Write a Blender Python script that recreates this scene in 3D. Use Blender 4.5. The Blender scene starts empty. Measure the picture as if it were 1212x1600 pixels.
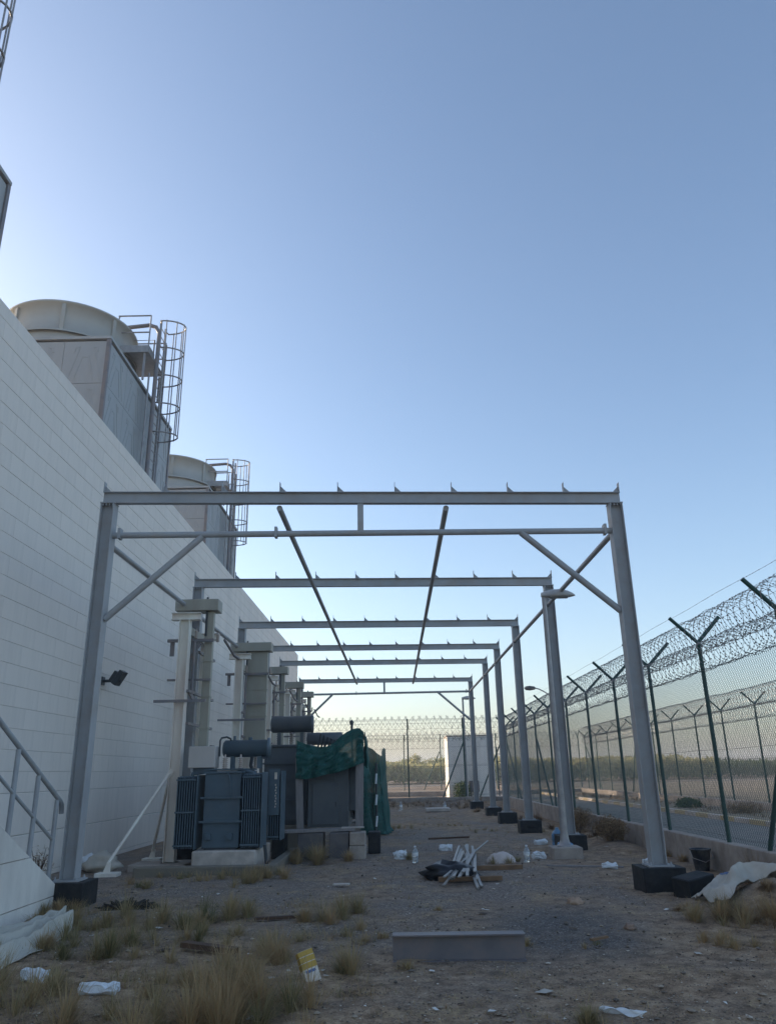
import bpy, math, random
import numpy as np
from mathutils import Vector, Matrix, noise

random.seed(7)
rng = np.random.default_rng(7)
sc = bpy.context.scene
COL = sc.collection
R = math.radians

# ------------------------------------------------------------------ camera
CAM = Vector((0.0, 0.0, 1.55))
PITCH, ROLL, YAW = 0.3305, -0.0189, -0.0041
fw = Vector((math.sin(YAW) * math.cos(PITCH), math.cos(YAW) * math.cos(PITCH), math.sin(PITCH)))
r0 = Vector((math.cos(YAW), -math.sin(YAW), 0))
u0 = r0.cross(fw)
rt = r0 * math.cos(ROLL) + u0 * math.sin(ROLL)
up = -r0 * math.sin(ROLL) + u0 * math.cos(ROLL)
cd = bpy.data.cameras.new('camera')
cam = bpy.data.objects.new('camera', cd)
COL.objects.link(cam)
m = Matrix((rt, up, -fw)).transposed().to_4x4()
m.translation = CAM
cam.matrix_world = m
cd.sensor_fit = 'VERTICAL'
cd.sensor_height = 36.0
cd.sensor_width = 36.0
cd.lens = 36.0 * 1189.13 / 1600.0
cd.clip_start = 0.05
cd.clip_end = 6000
sc.camera = cam

# ------------------------------------------------------------------ sky and sun
SUN_EL, SUN_AZ = R(14.5), R(-66.0)        # azimuth measured from +Y towards +X
w = bpy.data.worlds.new('World')
sc.world = w
w.use_nodes = True
nt = w.node_tree
bg = nt.nodes['Background']
sky = nt.nodes.new('ShaderNodeTexSky')
sky.sky_type = 'NISHITA'
sky.sun_disc = False
sky.sun_elevation = SUN_EL
sky.sun_rotation = SUN_AZ
sky.altitude = 0
sky.air_density = 0.9
sky.dust_density = 2.0
sky.ozone_density = 1.7
nt.links.new(sky.outputs[0], bg.inputs[0])
bg.inputs[1].default_value = 0.15
ld = bpy.data.lights.new('sun', 'SUN')
ld.energy = 2.5
ld.angle = R(0.5)
ld.color = (1.0, 0.86, 0.68)
lo = bpy.data.objects.new('sun', ld)
COL.objects.link(lo)
S = Vector((math.sin(SUN_AZ) * math.cos(SUN_EL), math.cos(SUN_AZ) * math.cos(SUN_EL), math.sin(SUN_EL)))
lo.rotation_euler = S.to_track_quat('Z', 'Y').to_euler()
lo.location = S * 200
vs = sc.view_settings
vs.view_transform = 'Standard'
vs.look = 'None'
vs.gamma = 1.0
vs.exposure = 1.06
vs.use_curve_mapping = False
sc.cycles.max_bounces = 6
sc.cycles.use_denoising = True

# ------------------------------------------------------------------ helpers
def tag(o, label=None, cat=None, group=None, kind=None):
    if label: o['label'] = label
    if cat: o['category'] = cat
    if group: o['group'] = group
    if kind: o['kind'] = kind
    return o

def empty(name, loc=(0, 0, 0), label=None, cat=None, group=None, rz=0.0):
    o = bpy.data.objects.new(name, None)
    o.empty_display_size = 0.2
    o.location = loc
    o.rotation_euler = (0, 0, rz)
    COL.objects.link(o)
    return tag(o, label, cat, group)

class MB:
    """collects geometry, builds one mesh object"""
    def __init__(s):
        s.v = []; s.f = []; s.sm = []; s.marks = []
    def add(s, vs_, fs_, smooth=False):
        n = len(s.v)
        s.v.extend([tuple(p) for p in vs_])
        for f in fs_:
            s.f.append(tuple(i + n for i in f)); s.sm.append(smooth)
        return s
    def box(s, x0, x1, y0, y1, z0, z1, ch=0.0):
        s.mark()
        if ch <= 0:
            s.add([(x0, y0, z0), (x1, y0, z0), (x1, y1, z0), (x0, y1, z0), (x0, y0, z1), (x1, y0, z1), (x1, y1, z1), (x0, y1, z1)],
                  [(0, 3, 2, 1), (4, 5, 6, 7), (0, 1, 5, 4), (1, 2, 6, 5), (2, 3, 7, 6), (3, 0, 4, 7)])
            return s
        c = ch
        pts = []
        for z, k in ((z0, c), (z0 + c, 0), (z1 - c, 0), (z1, c)):
            pts.append([(x0 + k + (c if not k else 0), y0 + k, z), (x1 - k - (c if not k else 0), y0 + k, z), (x1 - k, y0 + k + (c if not k else 0), z), (x1 - k, y1 - k - (c if not k else 0), z),
                        (x1 - k - (c if not k else 0), y1 - k, z), (x0 + k + (c if not k else 0), y1 - k, z), (x0 + k, y1 - k - (c if not k else 0), z), (x0 + k, y0 + k + (c if not k else 0), z)])
        vv = [p for ring in pts for p in ring]
        ff = []
        for r_ in range(3):
            for i in range(8):
                j = (i + 1) % 8
                ff.append((r_ * 8 + i, r_ * 8 + j, r_ * 8 + 8 + j, r_ * 8 + 8 + i))
        ff.append(tuple(range(7, -1, -1))); ff.append(tuple(range(24, 32)))
        s.add(vv, ff)
        return s
    def bar(s, a, b, w_, h_, upv=(0, 0, 1)):
        s.mark()
        a = Vector(a); b = Vector(b); d = (b - a).normalized()
        upv = Vector(upv)
        if abs(d.dot(upv)) > 0.98: upv = Vector((0, 1, 0))
        x = d.cross(upv).normalized(); z = x.cross(d)
        pts = []
        for p in (a, b):
            for sx, sz in ((-1, -1), (1, -1), (1, 1), (-1, 1)):
                pts.append(p + x * (sx * w_ / 2) + z * (sz * h_ / 2))
        s.add(pts, [(0, 1, 2, 3), (7, 6, 5, 4), (0, 4, 5, 1), (1, 5, 6, 2), (2, 6, 7, 3), (3, 7, 4, 0)])
        return s
    def tube(s, pts, rad, n=10, caps=True, closed=False):
        s.mark()
        pts = [Vector(p) for p in pts]
        if not hasattr(rad, '__len__'): rad = [rad] * len(pts)
        rings = []
        prev = None
        L = len(pts)
        for i, p in enumerate(pts):
            if closed: d = pts[(i + 1) % L] - pts[i - 1]
            elif i == 0: d = pts[1] - p
            elif i == L - 1: d = p - pts[i - 1]
            else: d = (pts[i + 1] - p).normalized() + (p - pts[i - 1]).normalized()
            d.normalize()
            if prev is None:
                ref = Vector((0, 0, 1)) if abs(d.z) < 0.9 else Vector((0, 1, 0))
                x = d.cross(ref).normalized()
            else:
                x = (prev - d * prev.dot(d)).normalized()
            prev = x
            y = d.cross(x)
            rings.append([p + (x * math.cos(2 * math.pi * k / n) + y * math.sin(2 * math.pi * k / n)) * rad[i] for k in range(n)])
        vv = [q for r_ in rings for q in r_]
        ff = []
        for i in range(L if closed else L - 1):
            a = i * n; b = ((i + 1) % L) * n
            for k in range(n):
                k2 = (k + 1) % n
                ff.append((a + k, b + k, b + k2, a + k2))
        s.add(vv, ff, True)
        if caps and not closed:
            s.add(rings[0], [tuple(range(n))])
            s.add(rings[-1], [tuple(range(n - 1, -1, -1))])
        return s
    def lathe(s, prof, c=(0, 0, 0), n=32, axis='z', cap=True):
        s.mark()
        vv = []; ff = []
        for r_, h in prof:
            for k in range(n):
                a = 2 * math.pi * k / n
                p = (r_ * math.cos(a), r_ * math.sin(a), h)
                if axis == 'x': p = (h, p[0], p[1])
                if axis == 'y': p = (p[0], h, p[1])
                vv.append((p[0] + c[0], p[1] + c[1], p[2] + c[2]))
        for i in range(len(prof) - 1):
            for k in range(n):
                k2 = (k + 1) % n
                ff.append((i * n + k, i * n + k2, (i + 1) * n + k2, (i + 1) * n + k))
        s.add(vv, ff, True)
        if cap:
            s.add(vv[:n], [tuple(range(n - 1, -1, -1))])
            s.add(vv[-n:], [tuple(range(n))])
        return s
    def prism(s, poly, axis, a, b):
        """extrude a 2D polygon along axis between a and b; poly in the other two axes"""
        s.mark()
        n = len(poly)
        def mk(p, t):
            if axis == 'x': return (t, p[0], p[1])
            if axis == 'y': return (p[0], t, p[1])
            return (p[0], p[1], t)
        s.add([mk(p, a) for p in poly] + [mk(p, b) for p in poly],
              [tuple(range(n)), tuple(range(2 * n - 1, n - 1, -1))] + [(i, (i + 1) % n, n + (i + 1) % n, n + i) for i in range(n)])
        return s
    def mark(s):
        s.marks.append((len(s.v), len(s.f)))
    def split(s, name, mat, parent):
        """one object per primitive"""
        ends = s.marks[1:] + [(len(s.v), len(s.f))]
        out = []
        for (v0, f0), (v1, f1) in zip(s.marks, ends):
            q = MB()
            q.v = s.v[v0:v1]; q.f = [tuple(i - v0 for i in f) for f in s.f[f0:f1]]; q.sm = s.sm[f0:f1]
            out.append(q.build(name, mat, parent))
        return out
    def mesh(s, name):
        me = bpy.data.meshes.new(name)
        me.from_pydata(s.v, [], s.f)
        me.polygons.foreach_set('use_smooth', s.sm)
        me.update()
        import bmesh
        b = bmesh.new(); b.from_mesh(me)
        bmesh.ops.recalc_face_normals(b, faces=b.faces)
        b.to_mesh(me); b.free()
        return me
    def build(s, name, mat, parent=None, smooth_angle=None):
        me = s.mesh(name)
        return link(name, me, mat, parent)

def link(name, me, mat, parent=None, loc=None):
    if mat is not None and not me.materials: me.materials.append(mat)
    o = bpy.data.objects.new(name, me)
    COL.objects.link(o)
    if parent is not None:
        o.parent = parent
        pw = world_loc(parent)
        # children are modelled in world coordinates unless loc is given; parents are never rotated
        if loc is None: o.location = -pw
        else: o.location = Vector(loc) - pw
    elif loc is not None:
        o.location = loc
    return o

def world_loc(o):
    v_ = Vector(o.location)
    p = o.parent
    while p is not None:
        v_ += Vector(p.location); p = p.parent
    return v_

def np_mesh(name, V, F, mat, parent=None, attr=None, smooth=False):
    V = np.asarray(V, dtype=np.float32); F = np.asarray(F, dtype=np.int32)
    me = bpy.data.meshes.new(name)
    me.vertices.add(len(V)); me.vertices.foreach_set('co', V.ravel())
    k = F.shape[1]
    me.loops.add(F.size); me.loops.foreach_set('vertex_index', F.ravel())
    me.polygons.add(len(F))
    me.polygons.foreach_set('loop_start', np.arange(0, F.size, k, dtype=np.int32))
    me.polygons.foreach_set('use_smooth', np.full(len(F), smooth, dtype=bool))
    me.update(calc_edges=True)
    me.validate()
    if attr is not None:
        a = me.attributes.new('tint', 'FLOAT', 'POINT')
        a.data.foreach_set('value', np.asarray(attr, dtype=np.float32))
    return link(name, me, mat, parent)

# ------------------------------------------------------------------ materials
def newmat(name):
    mt = bpy.data.materials.new(name); mt.use_nodes = True
    n = mt.node_tree.nodes; l = mt.node_tree.links
    return mt, n, l, n['Principled BSDF']

def ramp(n, stops):
    r_ = n.new('ShaderNodeValToRGB')
    e = r_.color_ramp.elements
    while len(e) < len(stops): e.new(0.5)
    for i, (p, c) in enumerate(stops):
        e[i].position = p; e[i].color = (*c, 1)
    return r_

def texnoise(n, l, co, scale, detail=4, rough=0.6, stretch=None):
    t = n.new('ShaderNodeTexNoise'); t.inputs['Scale'].default_value = scale
    t.inputs['Detail'].default_value = detail; t.inputs['Roughness'].default_value = rough
    if stretch:
        mp = n.new('ShaderNodeMapping'); mp.inputs['Scale'].default_value = stretch
        l.new(co, mp.inputs['Vector']); l.new(mp.outputs[0], t.inputs['Vector'])
    else:
        l.new(co, t.inputs['Vector'])
    return t

def pmat(name, c1, c2=None, rough=0.6, metal=0.0, scale=3.0, bump=0.15, bscale=60.0, dirt=None, dirt_amt=0.5, dscale=1.2, stretch=None, rand=0.0, spec=0.4):
    mt, n, l, b = newmat(name)
    co = n.new('ShaderNodeTexCoord').outputs['Object']
    c2 = c2 or tuple(x * 0.8 for x in c1)
    t = texnoise(n, l, co, scale, 6, 0.6, stretch)
    rp = ramp(n, [(0.35, c2), (0.65, c1)])
    l.new(t.outputs['Fac'], rp.inputs[0])
    col = rp.outputs[0]
    if dirt:
        t2 = texnoise(n, l, co, dscale, 8, 0.7, stretch)
        rp2 = ramp(n, [(0.45, (0, 0, 0)), (0.7, (dirt_amt,) * 3)])
        l.new(t2.outputs['Fac'], rp2.inputs[0])
        mx = n.new('ShaderNodeMix'); mx.data_type = 'RGBA'
        l.new(rp2.outputs[0], mx.inputs['Factor']); l.new(col, mx.inputs['A'])
        mx.inputs['B'].default_value = (*dirt, 1)
        col = mx.outputs['Result']
    if rand > 0:
        oi = n.new('ShaderNodeObjectInfo'); ge = n.new('ShaderNodeNewGeometry')
        ad = n.new('ShaderNodeMath'); ad.operation = 'ADD'
        l.new(oi.outputs['Random'], ad.inputs[0]); l.new(ge.outputs['Random Per Island'], ad.inputs[1])
        fr = n.new('ShaderNodeMath'); fr.operation = 'FRACT'; l.new(ad.outputs[0], fr.inputs[0])
        mr = n.new('ShaderNodeMapRange'); l.new(fr.outputs[0], mr.inputs[0])
        mr.inputs['To Min'].default_value = 1 - rand; mr.inputs['To Max'].default_value = 1 + rand
        hs = n.new('ShaderNodeHueSaturation'); l.new(col, hs.inputs['Color']); l.new(mr.outputs[0], hs.inputs['Value'])
        col = hs.outputs[0]
    l.new(col, b.inputs['Base Color'])
    rr = n.new('ShaderNodeMapRange'); l.new(t.outputs['Fac'], rr.inputs[0])
    rr.inputs['To Min'].default_value = max(0.05, rough - 0.12); rr.inputs['To Max'].default_value = min(1, rough + 0.12)
    l.new(rr.outputs[0], b.inputs['Roughness'])
    b.inputs['Metallic'].default_value = metal
    b.inputs['Specular IOR Level'].default_value = spec
    if bump > 0:
        tb = texnoise(n, l, co, bscale, 4, 0.6)
        bp = n.new('ShaderNodeBump'); bp.inputs['Strength'].default_value = bump; bp.inputs['Distance'].default_value = 0.01
        l.new(tb.outputs['Fac'], bp.inputs['Height']); l.new(bp.outputs[0], b.inputs['Normal'])
    return mt

M = {}
M['block'] = pmat('painted_block', (0.87, 0.775, 0.685), (0.81, 0.72, 0.635), 0.75, scale=0.7, bump=0.25, bscale=45, dirt=(0.5, 0.45, 0.4), dirt_amt=0.3, dscale=1.6, stretch=(1, 1.0, 0.12), rand=0.015)
M['mortar'] = pmat('wall_joint', (0.5, 0.47, 0.43), (0.42, 0.4, 0.36), 0.9)
M['white_plaster'] = pmat('white_plaster', (0.84, 0.78, 0.7), (0.74, 0.68, 0.61), 0.8, scale=1.3, bump=0.2, bscale=50, dirt=(0.38, 0.33, 0.28), dirt_amt=0.4, dscale=1.4, stretch=(1, 1, 0.35))
M['steel'] = pmat('grey_primer_steel', (0.42, 0.415, 0.415), (0.335, 0.335, 0.34), 0.55, scale=1.1, bump=0.05, bscale=80, dirt=(0.32, 0.22, 0.15), dirt_amt=0.35, dscale=3.5)
M['steel_dull'] = pmat('weathered_steel', (0.27, 0.252, 0.252), (0.176, 0.162, 0.168), 0.5, scale=3, bump=0.08, dirt=(0.297, 0.156, 0.09), dirt_amt=0.45, dscale=3)
M['bitumen'] = pmat('bitumen_coating', (0.007, 0.0075, 0.009), (0.013, 0.013, 0.015), 0.7, scale=5, bump=0.5, bscale=30, dirt=(0.1, 0.08, 0.065), dirt_amt=0.3, dscale=6)
M['concrete'] = pmat('raw_concrete', (0.459, 0.384, 0.325), (0.311, 0.258, 0.224), 0.9, scale=2.5, bump=0.5, bscale=40, dirt=(0.176, 0.132, 0.101), dirt_amt=0.6, dscale=2.2)
M['dark_concrete'] = pmat('dark_concrete', (0.162, 0.144, 0.14), (0.108, 0.096, 0.095), 0.9, scale=4, bump=0.5, bscale=35, dirt=(0.27, 0.216, 0.168), dirt_amt=0.4, dscale=3)
M['pale_concrete'] = pmat('whitewashed_concrete', (0.675, 0.588, 0.515), (0.432, 0.372, 0.325), 0.9, scale=3, bump=0.4, bscale=40, dirt=(0.27, 0.216, 0.179), dirt_amt=0.5, dscale=3.5)
M['tx_blue'] = pmat('transformer_paint', (0.092, 0.132, 0.16), (0.07, 0.1, 0.125), 0.42, scale=2, bump=0.03, dirt=(0.14, 0.14, 0.14), dirt_amt=0.3, dscale=2.5)
M['tx_grey'] = pmat('transformer_dark_paint', (0.105, 0.115, 0.125), (0.078, 0.087, 0.096), 0.5, scale=2, bump=0.04, dirt=(0.13, 0.12, 0.11), dirt_amt=0.35, dscale=2)
M['box_grey'] = pmat('cabinet_paint', (0.567, 0.504, 0.459), (0.499, 0.444, 0.403), 0.5, scale=2, bump=0.03)
M['cream'] = pmat('cream_duct_paint', (0.42, 0.385, 0.31), (0.34, 0.315, 0.255), 0.5, scale=1.5, bump=0.05, dirt=(0.27, 0.204, 0.146), dirt_amt=0.4, dscale=2, stretch=(1, 1, .3))
M['white_steel'] = pmat('white_steel_paint', (0.88, 0.84, 0.739), (0.81, 0.702, 0.616), 0.5, scale=1.6, bump=0.05, dirt=(0.472, 0.336, 0.246), dirt_amt=0.4, dscale=1.8, stretch=(1, 1, .25))
M['porcelain'] = pmat('insulator_porcelain', (0.54, 0.444, 0.381), (0.432, 0.348, 0.302), 0.25, bump=0)
M['frp'] = pmat('tower_panel', (0.43, 0.435, 0.435), (0.37, 0.375, 0.375), 0.55, scale=0.8, bump=0.08, bscale=25, dirt=(0.3, 0.27, 0.24), dirt_amt=0.35, dscale=0.9, stretch=(1, 1, 0.4))
M['frp_stack'] = pmat('fan_stack_shell', (0.44, 0.42, 0.38), (0.37, 0.355, 0.32), 0.55, scale=0.6, bump=0.06, bscale=20, dirt=(0.27, 0.216, 0.168), dirt_amt=0.4, dscale=1.2)
M['galv'] = pmat('galvanised_steel', (0.405, 0.372, 0.358), (0.297, 0.276, 0.269), 0.45, metal=0.4, scale=6, bump=0.04)
M['fence_green'] = pmat('fence_post_green', (0.022, 0.085, 0.07), (0.017, 0.062, 0.052), 0.5, scale=6, bump=0.05, dirt=(0.12, 0.12, 0.1), dirt_amt=0.3, dscale=6)
M['mesh_wire'] = pmat('chain_link_wire', (0.045, 0.085, 0.072), (0.035, 0.07, 0.06), 0.5, bump=0)
M['razor'] = pmat('razor_wire', (0.297, 0.27, 0.258), (0.189, 0.168, 0.162), 0.4, metal=0.6, bump=0)
M['road'] = pmat('asphalt', (0.26, 0.23, 0.2), (0.2, 0.175, 0.155), 0.9, scale=0.8, bump=0.3, bscale=60, dirt=(0.378, 0.288, 0.224), dirt_amt=0.5, dscale=0.5)
M['kerb_white'] = pmat('kerb_white_paint', (0.675, 0.576, 0.493), (0.513, 0.432, 0.37), 0.8, scale=5, dirt=(0.338, 0.252, 0.19), dirt_amt=0.5)
M['kerb_yellow'] = pmat('kerb_yellow_paint', (0.648, 0.48, 0.246), (0.486, 0.372, 0.213), 0.8, scale=5, dirt=(0.338, 0.252, 0.19), dirt_amt=0.5)
M['plastic_white'] = pmat('white_foam', (0.78, 0.79, 0.8), (0.66, 0.67, 0.68), 0.6, scale=8, bump=0.15, bscale=90)
M['sack'] = pmat('woven_sack', (0.56, 0.51, 0.44), (0.44, 0.4, 0.34), 0.75, scale=5, bump=0.25, bscale=160, dirt=(0.446, 0.336, 0.246), dirt_amt=0.45, dscale=3)
M['tarp'] = pmat('white_tarp', (0.56, 0.52, 0.44), (0.44, 0.41, 0.34), 0.6, scale=2.5, bump=0.2, bscale=90, dirt=(0.405, 0.324, 0.224), dirt_amt=0.45, dscale=2.5)
M['wood'] = pmat('weathered_wood', (0.27, 0.156, 0.084), (0.162, 0.096, 0.056), 0.85, scale=4, bump=0.03, bscale=30)
M['dark_wood'] = pmat('dark_wood', (0.121, 0.066, 0.039), (0.074, 0.043, 0.029), 0.85, scale=4, bump=0.03, bscale=30)
M['alu'] = pmat('aluminium_strip', (0.36, 0.335, 0.31), (0.26, 0.245, 0.23), 0.5, metal=0.25, scale=5, bump=0.05, dirt=(0.338, 0.276, 0.224), dirt_amt=0.4, dscale=6)
M['black_bag'] = pmat('black_plastic_bag', (0.011, 0.011, 0.015), None, 0.35, bump=0.3, bscale=25)
M['bucket'] = pmat('black_bucket', (0.022, 0.026, 0.038), (0.03, 0.034, 0.045), 0.5, scale=6, bump=0.1, dirt=(0.25, 0.23, 0.2), dirt_amt=0.6, dscale=5)
M['yellow_print'] = pmat('yellow_print', (0.5, 0.31, 0.05), (0.43, 0.26, 0.05), 0.6, scale=9, bump=0.2, bscale=60)
M['blue_print'] = pmat('blue_print', (0.07, 0.13, 0.3), (0.12, 0.17, 0.28), 0.6, scale=12)
M['paper'] = pmat('paper_bag', (0.702, 0.6, 0.493), (0.567, 0.48, 0.392), 0.75, scale=6, bump=0.25, bscale=60)
M['rock'] = pmat('rock', (0.324, 0.216, 0.157), (0.203, 0.144, 0.112), 0.9, scale=8, bump=0.5, bscale=30)
M['lime'] = pmat('spilled_cement', (0.675, 0.576, 0.526), (0.54, 0.456, 0.414), 0.9, scale=6, bump=0.4, bscale=40)
M['blue_bottle'] = pmat('blue_bottle_plastic', (0.1, 0.22, 0.38), (0.16, 0.3, 0.45), 0.25, bump=0.05)
M['burnt'] = pmat('burnt_soil', (0.05, 0.042, 0.036), (0.02, 0.018, 0.017), 0.95, scale=14, bump=0.8, bscale=40)
M['offcut'] = pmat('offcut_steel', (0.2, 0.175, 0.175), (0.14, 0.125, 0.13), 0.5, scale=3, bump=0.1, dirt=(0.24, 0.14, 0.09), dirt_amt=0.4, dscale=3)
M['stained'] = pmat('stained_concrete', (0.27, 0.23, 0.18), (0.17, 0.145, 0.115), 0.95, scale=3, bump=0.5, bscale=40, dirt=(0.12, 0.1, 0.07), dirt_amt=0.6, dscale=3)
M['tan_rock'] = pmat('tan_rock', (0.5, 0.34, 0.24), (0.33, 0.22, 0.15), 0.9, scale=8, bump=0.5, bscale=30)
M['lamp_head'] = pmat('lamp_housing', (0.486, 0.456, 0.426), (0.405, 0.372, 0.347), 0.45, scale=5, bump=0.03)
M['dark_metal'] = pmat('dark_housing', (0.05, 0.053, 0.058), None, 0.45, bump=0.05)
M['handrail'] = pmat('handrail_paint', (0.405, 0.408, 0.414), (0.324, 0.33, 0.342), 0.45, scale=4, bump=0.05, dirt=(0.27, 0.192, 0.134), dirt_amt=0.2)

def glassmat(name, col, rough=0.1, ior=1.4):
    mt, n, l, b = newmat(name)
    b.inputs['Base Color'].default_value = (*col, 1); b.inputs['Roughness'].default_value = rough
    b.inputs['Transmission Weight'].default_value = 0.75; b.inputs['IOR'].default_value = ior
    return mt
M['clear'] = glassmat('clear_bottle_plastic', (0.82, 0.87, 0.9))
M['lens'] = glassmat('lamp_lens', (0.5, 0.52, 0.52), 0.35)

def netmat():
    mt, n, l, b = newmat('green_shade_net')
    co = n.new('ShaderNodeTexCoord').outputs['Object']
    t = texnoise(n, l, co, 4, 5)
    rp = ramp(n, [(0.2, (0.007, 0.085, 0.072)), (0.8, (0.014, 0.112, 0.095))])
    l.new(t.outputs['Fac'], rp.inputs[0]); l.new(rp.outputs[0], b.inputs['Base Color'])
    b.inputs['Roughness'].default_value = 0.7
    tw = n.new('ShaderNodeTexWave'); tw.inputs['Scale'].default_value = 60; tw.inputs['Distortion'].default_value = 1
    l.new(co, tw.inputs['Vector'])
    bp = n.new('ShaderNodeBump'); bp.inputs['Strength'].default_value = 0.15; bp.inputs['Distance'].default_value = 0.005
    l.new(tw.outputs['Fac'], bp.inputs['Height']); l.new(bp.outputs[0], b.inputs['Normal'])
    tr = n.new('ShaderNodeBsdfTransparent')
    mx = n.new('ShaderNodeMixShader'); mx.inputs[0].default_value = 0.22
    l.new(b.outputs[0], mx.inputs[1]); l.new(tr.outputs[0], mx.inputs[2])
    l.new(mx.outputs[0], n['Material Output'].inputs['Surface'])
    return mt
M['net'] = netmat()

def groundmat():
    """compacted grey-brown soil with worn gravel patches, fines and trampled straw"""
    mt, n, l, b = newmat('yard_ground')
    co = n.new('ShaderNodeTexCoord').outputs['Object']
    def mix(f, a, bb):
        mx = n.new('ShaderNodeMix'); mx.data_type = 'RGBA'
        if isinstance(f, float): mx.inputs['Factor'].default_value = f
        else: l.new(f, mx.inputs['Factor'])
        for sock, v_ in (('A', a), ('B', bb)):
            if isinstance(v_, tuple): mx.inputs[sock].default_value = (*v_, 1)
            else: l.new(v_, mx.inputs[sock])
        return mx.outputs['Result']
    def math_(op, a, bb):
        m_ = n.new('ShaderNodeMath'); m_.operation = op
        for k, v_ in enumerate((a, bb)):
            if isinstance(v_, (int, float)): m_.inputs[k].default_value = v_
            else: l.new(v_, m_.inputs[k])
        return m_.outputs[0]
    huge = texnoise(n, l, co, 0.22, 4, 0.55)
    big = texnoise(n, l, co, 0.75, 7, 0.66)
    med = texnoise(n, l, co, 4.5, 8, 0.72)
    fine = texnoise(n, l, co, 55, 5, 0.8)
    track = texnoise(n, l, co, 0.9, 5, 0.6, (1.6, 0.16, 1))
    soil = ramp(n, [(0.39, (0.11, 0.071, 0.045)), (0.5, (0.31, 0.205, 0.128)), (0.61, (0.56, 0.4, 0.265))])
    l.new(math_('ADD', math_('MULTIPLY', med.outputs['Fac'], .6), math_('MULTIPLY', fine.outputs['Fac'], .4)), soil.inputs[0])
    v1 = n.new('ShaderNodeTexVoronoi'); v1.inputs['Scale'].default_value = 62; l.new(co, v1.inputs['Vector'])
    v2 = n.new('ShaderNodeTexVoronoi'); v2.inputs['Scale'].default_value = 24; l.new(co, v2.inputs['Vector'])
    s1 = n.new('ShaderNodeSeparateColor'); l.new(v1.outputs['Color'], s1.inputs[0])
    s2 = n.new('ShaderNodeSeparateColor'); l.new(v2.outputs['Color'], s2.inputs[0])
    g1 = ramp(n, [(0.0, (0.1, 0.082, 0.072)), (0.5, (0.2, 0.168, 0.145)), (0.9, (0.34, 0.285, 0.24)), (1.0, (0.66, 0.56, 0.47))]); l.new(s1.outputs[0], g1.inputs[0])
    bigst = ramp(n, [(0.86, (0, 0, 0)), (0.9, (1, 1, 1))]); l.new(s2.outputs[1], bigst.inputs[0])
    near = ramp(n, [(0.25, (1, 1, 1)), (0.34, (0, 0, 0))]); l.new(v2.outputs['Distance'], near.inputs[0])
    grav = mix(math_('MULTIPLY', bigst.outputs[0], near.outputs[0]), g1.outputs[0], (0.367, 0.295, 0.246))
    fines = ramp(n, [(0.35, (0.204, 0.158, 0.13)), (0.7, (0.32, 0.248, 0.2))]); l.new(med.outputs['Fac'], fines.inputs[0])
    gm = ramp(n, [(0.4, (0, 0, 0)), (0.58, (1, 1, 1))]); l.new(math_('ADD', math_('MULTIPLY', med.outputs['Fac'], .55), math_('MULTIPLY', big.outputs['Fac'], .45)), gm.inputs[0])
    grey = mix(gm.outputs[0], fines.outputs[0], grav)
    zone = ramp(n, [(0.37, (0, 0, 0)), (0.52, (0.92, 0.92, 0.92))])
    l.new(math_('ADD', math_('ADD', math_('MULTIPLY', huge.outputs['Fac'], .45), math_('MULTIPLY', big.outputs['Fac'], .35)), math_('MULTIPLY', track.outputs['Fac'], .2)), zone.inputs[0])
    sx = n.new('ShaderNodeSeparateXYZ'); l.new(co, sx.inputs[0])
    ny_ = n.new('ShaderNodeMapRange'); ny_.interpolation_type = 'SMOOTHSTEP'; l.new(sx.outputs[1], ny_.inputs[0])
    ny_.inputs['From Min'].default_value = 6.0; ny_.inputs['From Max'].default_value = 10.5; ny_.inputs['To Min'].default_value = .12; ny_.inputs['To Max'].default_value = 0.0
    fx_n = n.new('ShaderNodeMapRange'); fx_n.interpolation_type = 'SMOOTHSTEP'; l.new(sx.outputs[0], fx_n.inputs[0])
    fx_n.inputs['From Min'].default_value = 2.4; fx_n.inputs['From Max'].default_value = 4.2; fx_n.inputs['To Max'].default_value = .1
    wy_n = n.new('ShaderNodeMapRange'); wy_n.interpolation_type = 'SMOOTHSTEP'; l.new(sx.outputs[1], wy_n.inputs[0])
    wy_n.inputs['From Min'].default_value = 19; wy_n.inputs['From Max'].default_value = 30; wy_n.inputs['To Max'].default_value = .09
    l.new(math_('SUBTRACT', zone.inputs[0].links[0].from_socket, math_('ADD', wy_n.outputs[0], math_('ADD', ny_.outputs[0], fx_n.outputs[0]))), zone.inputs[0])
    base = mix(zone.outputs[0], soil.outputs[0], grey)
    # trampled straw
    st = texnoise(n, l, co, 1.3, 6, 0.65)
    sf = texnoise(n, l, co, 42, 3, 0.8, (1, 0.22, 1))
    sg = texnoise(n, l, co, 42, 3, 0.8, (0.22, 1, 1))
    mxs = math_('MAXIMUM', sf.outputs['Fac'], sg.outputs['Fac'])
    sr = ramp(n, [(0.31, (0, 0, 0)), (0.42, (0.75, 0.75, 0.75))]); l.new(math_('MULTIPLY', st.outputs['Fac'], mxs), sr.inputs[0])
    col = mix(sr.outputs[0], base, (0.544, 0.389, 0.213))
    # old ash and fines spilled on the gravel beside the footing
    dst = n.new('ShaderNodeVectorMath'); dst.operation = 'DISTANCE'
    sq = n.new('ShaderNodeMapping'); sq.inputs['Scale'].default_value = (1, .62, 0); l.new(co, sq.inputs['Vector'])
    l.new(sq.outputs[0], dst.inputs[0]); dst.inputs[1].default_value = (1.65, 8.75 * .62, 0)
    ar = ramp(n, [(0.42, (0.75, 0.75, 0.75)), (0.95, (0, 0, 0))]); l.new(math_('ADD', dst.outputs['Value'], math_('MULTIPLY', math_('SUBTRACT', big.outputs['Fac'], .5), 1.6)), ar.inputs[0])
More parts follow.
